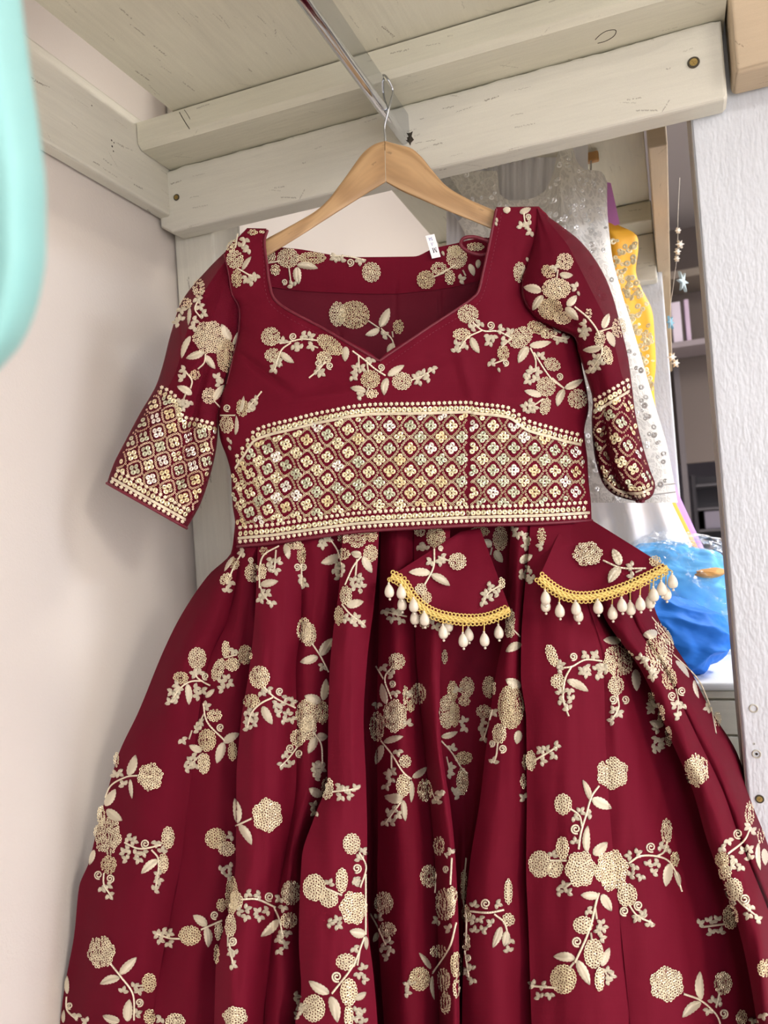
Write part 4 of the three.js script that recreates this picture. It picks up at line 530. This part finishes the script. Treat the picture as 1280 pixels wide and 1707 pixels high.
    for (const [x, y, dz = 0.006] of pearls) {
      const p = at(x, y, zb + dz), k = PXM, prof = [[0, -10], [3.8, -9.2], [6.2, -6.6], [7.1, -3], [6.8, 0.5], [5.6, 4], [3.9, 7], [2, 9.3], [0.7, 10.3]].map(([r, h]) => new THREE.Vector2(r * k, h * k));
      const bead = new THREE.LatheGeometry(prof, 18), tip = new THREE.SphereGeometry(2 * k, 8, 6), ring = new THREE.SphereGeometry(1.7 * k, 8, 6); bead.translate(p.x, p.y, p.z); tip.translate(p.x, p.y - 12 * k, p.z); ring.translate(p.x, p.y + 11 * k, p.z);
      mesh('pearl_drop', [bead, tip, ring], M.pearl, g); let nb = P[0], bd = 1e9; for (const q of P) if (Math.abs(q[0] - x) < bd) { bd = Math.abs(q[0] - x); nb = q; }
      mesh('wire', tube([p.clone().add(V(0, 10 * k, 0)), p.clone().add(V(0.0004, 14 * k, 0)), at(x + (nb[0] - x) * 0.8, Math.min(nb[1] + 3, y - 12), zb + 0.003)], 0.9 * k, 10, 5), M.gold, g);
    }
    embroider(t, f, spray);
  };
  const p4 = (s, ox, oy, k) => s.trim().split(';').map(q => { const v = q.trim().split(/\s+/).map(Number); return [ox + v[0] / k, oy + v[1] / k, v[2]]; });
  tassel('left fan-shaped drawstring tassel edged with gold braid and pearls', '768 886 800 880', '652 960 668 968 690 1000 720 1022 770 1033 812 1031 850 1016', 0.043, 0.108,
    p4('195 460; 275 470; 280 547 -0.004; 358 557; 365 640 -0.004; 430 648; 555 735; 588 690 -0.006; 688 790; 725 752 -0.006; 830 785; 925 735 -0.004', 600, 870, 4),
    '@600,870,4; h 650 263 56 54; s 595 260 520 230; c 540 175 18; b 550 240; b 535 270; s 495 180 490 300 430 420; l 470 340 325 335 54; l 475 350 600 425 54; b 465 268; h 405 450 36 36; h 445 505 30 36; s 940 420 850 480 820 540; b 870 430; b 910 470; b 830 480; b 865 500; b 825 535; h 945 410 18 36');
  tassel('right fan-shaped drawstring tassel edged with gold braid and pearls', '938 874 988 868', '899 962 915 976 940 991 965 996 1000 993 1040 981 1080 963 1113 946', 0.03, 0.118,
    p4('225 625; 225 680 0; 333 722; 457 705; 475 755 0; 625 695; 735 740 0; 808 680; 873 705 0; 948 670; 1020 655 0; 1050 600; 1110 555; 1145 590 0; 1193 500', 860, 860, 4.571),
    '@860,860,4.571; q 545 290 118 98; s 665 340 800 395 990 400; l 795 375 735 250 68; l 795 390 705 510 76; b 870 380; b 875 460; s 910 430 960 410; h 1060 345 40 36');
}

/* ------------------------------------------------------------------ what stands behind */
// a garment hung on the plane z = zp of the next bay, between a left and a right edge
function hung(zp, left, right, amp, nv = 60, nu = 20, fold = 0, nf = 5) {
  const A = path(left), B = path(right);
  return sheet(2 * nu, nv, (u, v) => { const s = u <= 0.5 ? u * 2 : 2 - 2 * u, ss = 0.5 - 0.5 * Math.cos(Math.PI * s), a = A(v), b = B(v), e = Math.sqrt(Math.max(0, 1 - (2 * ss - 1) ** 2)); return onZ(lerp(a[0], b[0], ss), lerp(a[1], b[1], ss), zp + (u <= 0.5 ? 1 : -1) * amp * e + (u <= 0.5 ? fold * Math.sin(ss * nf * 6.28 + v * 2) * e : 0)); }, 0.4, 0.6);
}
const lace = tex(512, 512, (x, y) => { const a = Math.abs(per(x, y, 512, 512, 9, 9, 1.7)), b = Math.abs(per(x, y, 512, 512, 20, 20, 6.2)), v = (a < 0.05 || b < 0.06) ? 250 : per(x, y, 512, 512, 40, 40, 3.3) > 0.12 ? 238 : 226; return [v, v - 1, v - 4]; }, true, 5);
function scatter(zp, n, inside, x0, x1, y0, y1, r, U = DISC, lift = 0.03) { const L = []; let g = 0; while (L.length < n && g++ < n * 20) { const x = rr(x0, x1), y = rr(y0, y1); if (!inside(x, y)) continue; const p = onZ(x, y, zp + lift); const nn = V(rr(-0.4, 0.4), rr(-0.25, 0.5), 1).normalize(), a = V(1, 0, 0).addScaledVector(nn, -nn.x).normalize(); L.push([{ p, n: nn, a, b: new THREE.Vector3().crossVectors(nn, a) }, r * rr(0.6, 1.3), U, 0]); } return sequins(L); }
{
  const zp = -1.32, t = thing('white_dress', 'white lace sleeveless dress with silver sequins hanging in the bay behind', 'dress', onZ(880, 300, zp).toArray());
  const m = std(0xf4f2ee, 0.6, { map: lace, bumpMap: lace, bumpScale: 0.0015, side: THREE.DoubleSide });
  const R = '996 284 1009 290 1013 350 1019 420 1034 480 1054 545 1073 610 1093 680 1112 745 1127 824', Ledge = '748 300 747 350 749 420 752 480 765 560 800 640 850 720 880 760 920 800 960 830';
  const Rx = curve('284 1003 350 1013 420 1019 480 1034 545 1054 610 1073 680 1093 745 1112 824 1127');
  // front with its scooped neck, strap, back lining with a gathered edge
  const nb = curve('730 288 826 292 832 322 851 334 884 331 908 318 918 300 926 270 932 246'), top = x => x < 832 ? 285 : x < 930 ? nb(x) : x < 957 ? 245 : curve('957 256 966 276 978 283 998 285 1006 290 1012 304')(x);
  mesh('bodice', sheet(60, 60, (u, v) => { const y1 = 838, x0 = lerp(744, 1012, u), y0 = top(x0), py = lerp(y0, y1, v), px = lerp(x0, lerp(744 + (py - 300) * 0.35, Rx(py), u), sm(0.02, 0.2, v)), e = 2 * u - 1; return onZ(px, py, zp + 0.05 * Math.sqrt(Math.max(0, 1 - e * e)) * sm(0, 0.3, v)); }, 0.35, 0.6), m, t);
  mesh('back', sheet(60, 20, (u, v) => { const px = lerp(744, 980, u), py = lerp(u > 0.8 ? 232 : 262, 560, v); return onZ(px, py, zp - 0.035 + 0.004 * Math.sin(u * 150) * (1 - v) * (u < 0.72 ? 1 : 0.2)); }, 0.35, 0.4), std(0xefedf0, 0.7, { side: THREE.DoubleSide }), t, 'gathered plain white lining');
  mesh('sequins', scatter(zp, 330, (x, y) => x > 750 && x < Rx(y) - 6 && y > top(Math.min(1011, x)) + 6 && y < 830 && !(y > 345 && x < 840 + (y - 345) * 0.3), 748, 1120, 262, 830, 0.0040, DISC, 0.056), std(0xf4f4f2, 0.12, { metalness: 0.3, side: THREE.DoubleSide }), t).userData = { kind: 'stuff' };
  const trim = []; for (const y of [0, 14]) trim.push(tube([[970, 806 + y], [1020, 812 + y], [1070, 812 + y], [1126, 806 + y]].map(([x, q]) => onZ(x, q, zp + 0.045)), 0.0014, 40, 6));
  mesh('hem_trim', trim, std(0xf2f1ee, 0.7), t);
  const w = thing('wooden_hanger', 'small light wooden hanger end with a clip above the white lace dress', 'hanger', onZ(990, 262, zp - 0.06).toArray());
  const wp = onZ(991, 262, zp - 0.06); mesh('arm', box(wp.x - 0.16, wp.x + 0.007, wp.y - 0.008, wp.y + 0.009, wp.z - 0.006, wp.z + 0.006, 0.003), M.woodDark, w);
  mesh('clip', tube([[985, 268], [985, 278], [984, 292]].map(([x, y]) => onZ(x, y, zp - 0.05)), 0.0014, 12, 6), M.steel, w);
  mesh('hook', tube([V(wp.x - 0.16, wp.y, wp.z), V(wp.x - 0.16, wp.y + 0.1, wp.z), V(-0.3105, wp.y + 0.1, wp.z)], 0.0014, 20, 6), M.steel, w);
}
{
  const t = mesh('white_skirt', hung(-1.55, '960 800 975 835 985 900 960 1010', '1105 800 1116 830 1142 885 1190 985', 0.05, 30, 24, 0.012, 2.5), std(0xf6f6f8, 0.75, { side: THREE.DoubleSide })); tag(t, 'plain white pleated skirt below the lace hem of the white dress', 'skirt');
  const o = mesh('orange_skirt', hung(-1.62, '1040 790 1060 830 1080 900 1100 980', '1108 790 1123 830 1152 890 1200 985', 0.03, 30, 20, 0.004, 3), std(0xe8a23a, 0.75, { side: THREE.DoubleSide })); tag(o, 'orange skirt showing only a thin edge beside the white skirt', 'skirt');
  const l = mesh('lavender_skirt', hung(-1.67, '1050 780 1070 830 1090 900 1110 980', '1110 760 1126 810 1150 865 1208 985', 0.03, 30, 20, 0.004, 3), std(0xb58bd8, 0.75, { side: THREE.DoubleSide })); tag(l, 'lavender skirt edge hanging behind the orange one', 'skirt');
}
{
  const zp = -1.42, t = thing('yellow_dress', 'bright yellow sequinned dress hanging behind the white lace dress', 'dress', onZ(1040, 400, zp).toArray());
  const Rx = curve('376 1032 392 1060 410 1064 455 1061 480 1069 515 1085 560 1090 600 1092 642 1090 690 1092 750 1108 800 1116');
  mesh('body', hung(zp, '960 360 965 420 980 520 1000 640 1050 760 1090 830', '1028 374 1061 392 1064 412 1060 455 1070 482 1086 515 1091 560 1093 610 1090 645 1096 700 1116 800', 0.035, 60, 18, 0.006, 2), std(0xf4b32a, 0.65, { side: THREE.DoubleSide }), t);
  mesh('sequins', scatter(zp, 260, (x, y) => x < Rx(y) - 4 && y > 400 && x > 985 + (y - 400) * 0.25, 1000, 1100, 400, 790, 0.0046, DISC, 0.046), std(0xfff0c4, 0.14, { metalness: 0.05, side: THREE.DoubleSide }), t).userData = { kind: 'stuff' };
  const tg = []; const P4 = [[1002, 302], [1018, 305], [1033, 373], [1014, 380]].map(([x, y]) => onZ(x, y, zp + 0.02)); tg.push(sheet(6, 12, (u, v) => P4[0].clone().lerp(P4[1], u).lerp(P4[3].clone().lerp(P4[2], u), v)), sheet(6, 12, (u, v) => P4[1].clone().lerp(P4[0], u).lerp(P4[2].clone().lerp(P4[3], u), v).add(V(0, 0, -0.001))));
  mesh('paper_tag', tg, std(0xd48ad4, 0.6, { side: THREE.DoubleSide }), t, 'purple paper tag');
}
{ // bench with boards, and the bundles on it
  const zf = -1.235, top = onZ(1205, 1137, zf).y, t = thing('bench', 'low white bench of horizontal boards below the blue bundle', 'bench', [0.1, 0, zf - 0.25]);
  mesh('padded_top', box(-0.55, 0.9, top - 0.012, top, zf - 0.5, zf + 0.006, 0.005), std(0xe3e6e8, 0.8, { bumpMap: peelBump, bumpScale: 0.001 }), t);
  let y = top - 0.013; for (const h of [0.014, 0.052, 0.07, 0.09, 0.09, 0.09, 0.09, 0.09, 0.09, 0.09, 0.09, 0.09, 0.09]) { if (y - h < 0) break; mesh('board', box(-0.55, 0.9, y - h + 0.003, y, zf - 0.02, zf, 0.002, 0), M.plank, t); y -= h; }
  mesh('end_panel', [box(-0.55, -0.53, 0, top - 0.013, zf - 0.49, zf - 0.022, 0.002, 1), box(0.88, 0.9, 0, top - 0.013, zf - 0.49, zf - 0.022, 0.002, 1)], M.plank, t);
  const blob = (c, r, s, k, flatY, fine = 0) => { const g = new THREE.SphereGeometry(1, fine ? 130 : 72, fine ? 90 : 48), p = g.attributes.position; for (let i = 0; i < p.count; i++) { const v = V(p.getX(i), p.getY(i), p.getZ(i)), n1 = Math.abs(ns(v.x * 1.6 + s, v.y * 1.6, v.z * 1.6 + s)), n2 = ns(v.x * 4 + s, v.y * 4, v.z * 4), d = 1 + k * (0.5 - n1 * 2.2) + k * 0.3 * n2 + fine * (0.3 - Math.abs(ns(v.x * 6 + s, v.y * 6, v.z * 6))) + fine * 0.5 * (0.3 - Math.abs(ns(v.x * 13, v.y * 13 + s, v.z * 13))); v.multiplyScalar(d); p.setXYZ(i, c.x + v.x * r[0], Math.max(flatY, c.y + v.y * r[1]), c.z + v.z * r[2]); } g.computeVertexNormals(); return g; };
  const c1 = onZ(1118, 1052, -1.36), yb = top + 0.001;
  const b = mesh('fabric_bundle', blob(V(c1.x - 0.005, top + 0.055, -1.312), [0.09, 0.062, 0.075], 2.3, 0.12, yb, 0.02), std(0x0a72d8, 0.7, { side: THREE.DoubleSide })); tag(b, 'bright blue cloth bundle lying on the white bench beside the right post', 'bundle');
  const t2 = thing('wrapped_bundle', 'pale blue garment bundle wrapped in shiny clear plastic behind the bright blue bundle', 'bundle', [c1.x, top, -1.485]);
  mesh('folded_cloth', blob(V(c1.x - 0.005, top + 0.09, -1.485), [0.13, 0.105, 0.07], 5.1, 0.14, yb, 0.05), std(0x55aef0, 0.7), t2);
  const oc = onZ(1178, 945, -1.42); mesh('orange_cloth', blob(V(oc.x, oc.y - 0.012, -1.46), [0.03, 0.010, 0.045], 8.1, 0.06, yb), std(0xcf9a55, 0.7), t2);
  mesh('plastic_wrap', blob(V(c1.x, top + 0.095, -1.485), [0.15, 0.116, 0.085], 11.7, 0.12, yb, 0.16), phys(0xffffff, 0.09, { transmission: 1, thickness: 0, ior: 1.5, bumpMap: peelBump, bumpScale: 0.004, side: THREE.DoubleSide }), t2);
}
{ // far shelves seen in the gap beside the right post
  const P = (x, y, z) => onZ(x, y, z), z = -4.2, a = P(1112, 572, z), b = P(1185, 558, z), t = thing('wall_shelf', 'narrow high shelf carrying pale pink boxes, far behind in the gap', 'shelf', [a.x, a.y, z]);
  mesh('shelf_board', box(a.x - 0.1, b.x + 0.5, a.y - 0.03, a.y, z - 0.3, z, 0.004), std(0x9a9096, 0.7), t);
  mesh('back_panel', box(a.x - 0.1, b.x + 0.5, a.y - 0.6, a.y + 0.9, z - 0.33, z - 0.31, 0.004), std(0x6d635f, 0.8), t);
  mesh('upper_board', box(a.x - 0.1, b.x + 0.5, a.y + 0.32, a.y + 0.36, z - 0.31, z, 0.004), std(0x8c8278, 0.7), t);
  mesh('bracket', [box(a.x + 0.02, a.x + 0.05, 0, a.y - 0.03, z - 0.3, z - 0.27, 0.003), box(b.x + 0.4, b.x + 0.43, 0, a.y - 0.03, z - 0.3, z - 0.27, 0.003)], std(0x6a6468, 0.7), t);
  let x = P(1122, 560, z).x; for (const [w, h, c, q] of [[0.045, 0.21, 0xeadff0, 'pale pink box standing on the high far shelf, nearest the gap edge'], [0.022, 0.215, 0xd9c3de, 'thin lilac box standing on the high far shelf beside the wider pale one']]) { const o = mesh('box', box(x, x + w, a.y + 0.001, a.y + h, z - 0.2, z - 0.03, 0.004), std(c, 0.6)); tag(o, q, 'box'); x += w + 0.018; }
}
{
  const z = -6.5, p = (x, y) => onZ(x, y, z), a = p(1150, 780), x0 = a.x, x1 = x0 + 1.3, t = thing('cabinet', 'dark grey open cabinet with shelves standing far behind the blue bundles', 'cabinet', [x0, 0, z]);
  const y1 = onZ(1180, 790, z).y; const dk = std(0x4a474e, 0.6), lt = std(0x77747a, 0.6);
  mesh('back_panel', box(x0, x1, 0, y1, z - 0.42, z - 0.4, 0.004), dk, t); mesh('side_panel', box(x0 + 0.0, x0 + 0.03, 0, y1, z - 0.4, z, 0.004), dk, t); mesh('side_panel', box(x1 - 0.03, x1, 0, y1, z - 0.4, z, 0.004), dk, t);
  for (const q of [806, 846, 882, 925]) { const y = p(1180, q).y; mesh('shelf', box(x0 + 0.03, x1 - 0.03, y - 0.02, y, z - 0.4, z, 0.003), lt, t); }
  const q = p(1188, 881), o = mesh('box', box(q.x - 0.05, q.x + 0.25, p(1180, 882).y + 0.001, p(1180, 852).y, z - 0.3, z - 0.04, 0.004), std(0xa9a2b4, 0.6)); tag(o, 'pale lilac box inside the dark cabinet far behind', 'box');
}
{ // paper stars and garland hung on the beam of the bay behind
  const starGeo = (c, r, tilt) => { const s = new THREE.Shape(); for (let i = 0; i < 12; i++) { const q = i & 1 ? r * 0.3 : r, a = i * Math.PI / 6; i ? s.lineTo(q * Math.cos(a), q * Math.sin(a)) : s.moveTo(q, 0); } const g = new THREE.ExtrudeGeometry(s, { depth: 0.004, bevelEnabled: true, bevelSize: 0.001, bevelThickness: 0.001, bevelSegments: 1 }); g.rotateY(tilt); g.translate(c.x, c.y, c.z); return g; };
  const g1 = thing('garland', 'white frilly garland hanging along the wooden beam behind the right post', 'garland', onZ(1134, 400, -1.5).toArray());
  const parts = [tube([[1137, 296], [1134, 360], [1133, 420], [1127, 470], [1121, 520], [1124, 598]].map(([x, y]) => onZ(x - 4, y, -1.5)), 0.0004, 40, 6)];
  mesh('cord', parts, std(0xe8e6e0, 0.7), g1); for (const [x, y, r] of [[1134, 385, 0.005], [1137, 408, 0.008], [1133, 420, 0.006], [1132, 432, 0.005], [1124, 596, 0.009], [1130, 606, 0.008]]) mesh('paper_flower', starGeo(onZ(x - 5, y, -1.495), r * 0.85, 0.6), std(0xefece4, 0.7), g1);
  const s2 = mesh('paper_star', starGeo(onZ(1136, 470, -1.75), 0.022, 1.1), std(0x9fb0b8, 0.6)); tag(s2, 'pale blue paper star hanging beside the garland', 'ornament');
  const s3 = mesh('paper_star', starGeo(onZ(1116, 538, -1.8), 0.014, 1.1), std(0x6f9fb4, 0.6)); tag(s3, 'deeper blue small paper star below the pale one', 'ornament');
}
{ // soft turquoise cloth close to the lens, draped over the rail
  const A = curve('-300 20 -60 30 0 36 120 51 220 66 330 77 420 77 500 65 570 38 615 0 680 -70 760 -200');
  const D = 0.235, pt = (px, py, dz) => { const r = ray(px, py), f = V(0, 0, -1).transformDirection(CM); return r.multiplyScalar((D + dz) / r.dot(f)).add(CP); };
  const g = sheet(40, 60, (u, v) => { const py = v < 0.35 ? lerp(-1900, -300, v / 0.35) : lerp(-300, 740, (v - 0.35) / 0.65), top = sm(-1500, -1900, py), e = lerp(A(Math.max(py, -300)), -120, top), s = u <= 0.5 ? u * 2 : 2 - 2 * u, ss = 0.5 - 0.5 * Math.cos(Math.PI * s), w = lerp(330, 25, top); return pt(lerp(e, e - w, ss), py, (u <= 0.5 ? -1 : 1) * 0.02 * Math.sqrt(Math.max(0, 1 - (2 * ss - 1) ** 2)) + 0.004 * Math.sin(ss * 14 + v * 3)); }, 0.1, 0.3);
  const tp = pt(-132, -1890, 0), o = thing('turquoise_garment', 'blurred pale turquoise garment close to the lens at the left edge', 'garment', tp.toArray());
  mesh('cloth', g, phys(0x8cc4c1, 0.5, { side: THREE.DoubleSide, sheen: 0.4, sheenColor: new THREE.Color(0xd8ffff) }), o);
  mesh('hook', tube([tp.clone(), tp.clone().add(V(-0.05, 0.06, -0.01)), V(-0.3, 2.03, tp.z), V(-0.303, 2.0395, tp.z), V(-0.3105, 2.0392, tp.z), V(-0.322, 2.03, tp.z), V(-0.3225, 2.01, tp.z)], 0.0014, 50, 8), M.steel, o);
}
scene.traverse(o => { if (o.isMesh) { o.castShadow = o.receiveShadow = true; } });
renderer.render(scene, camera);
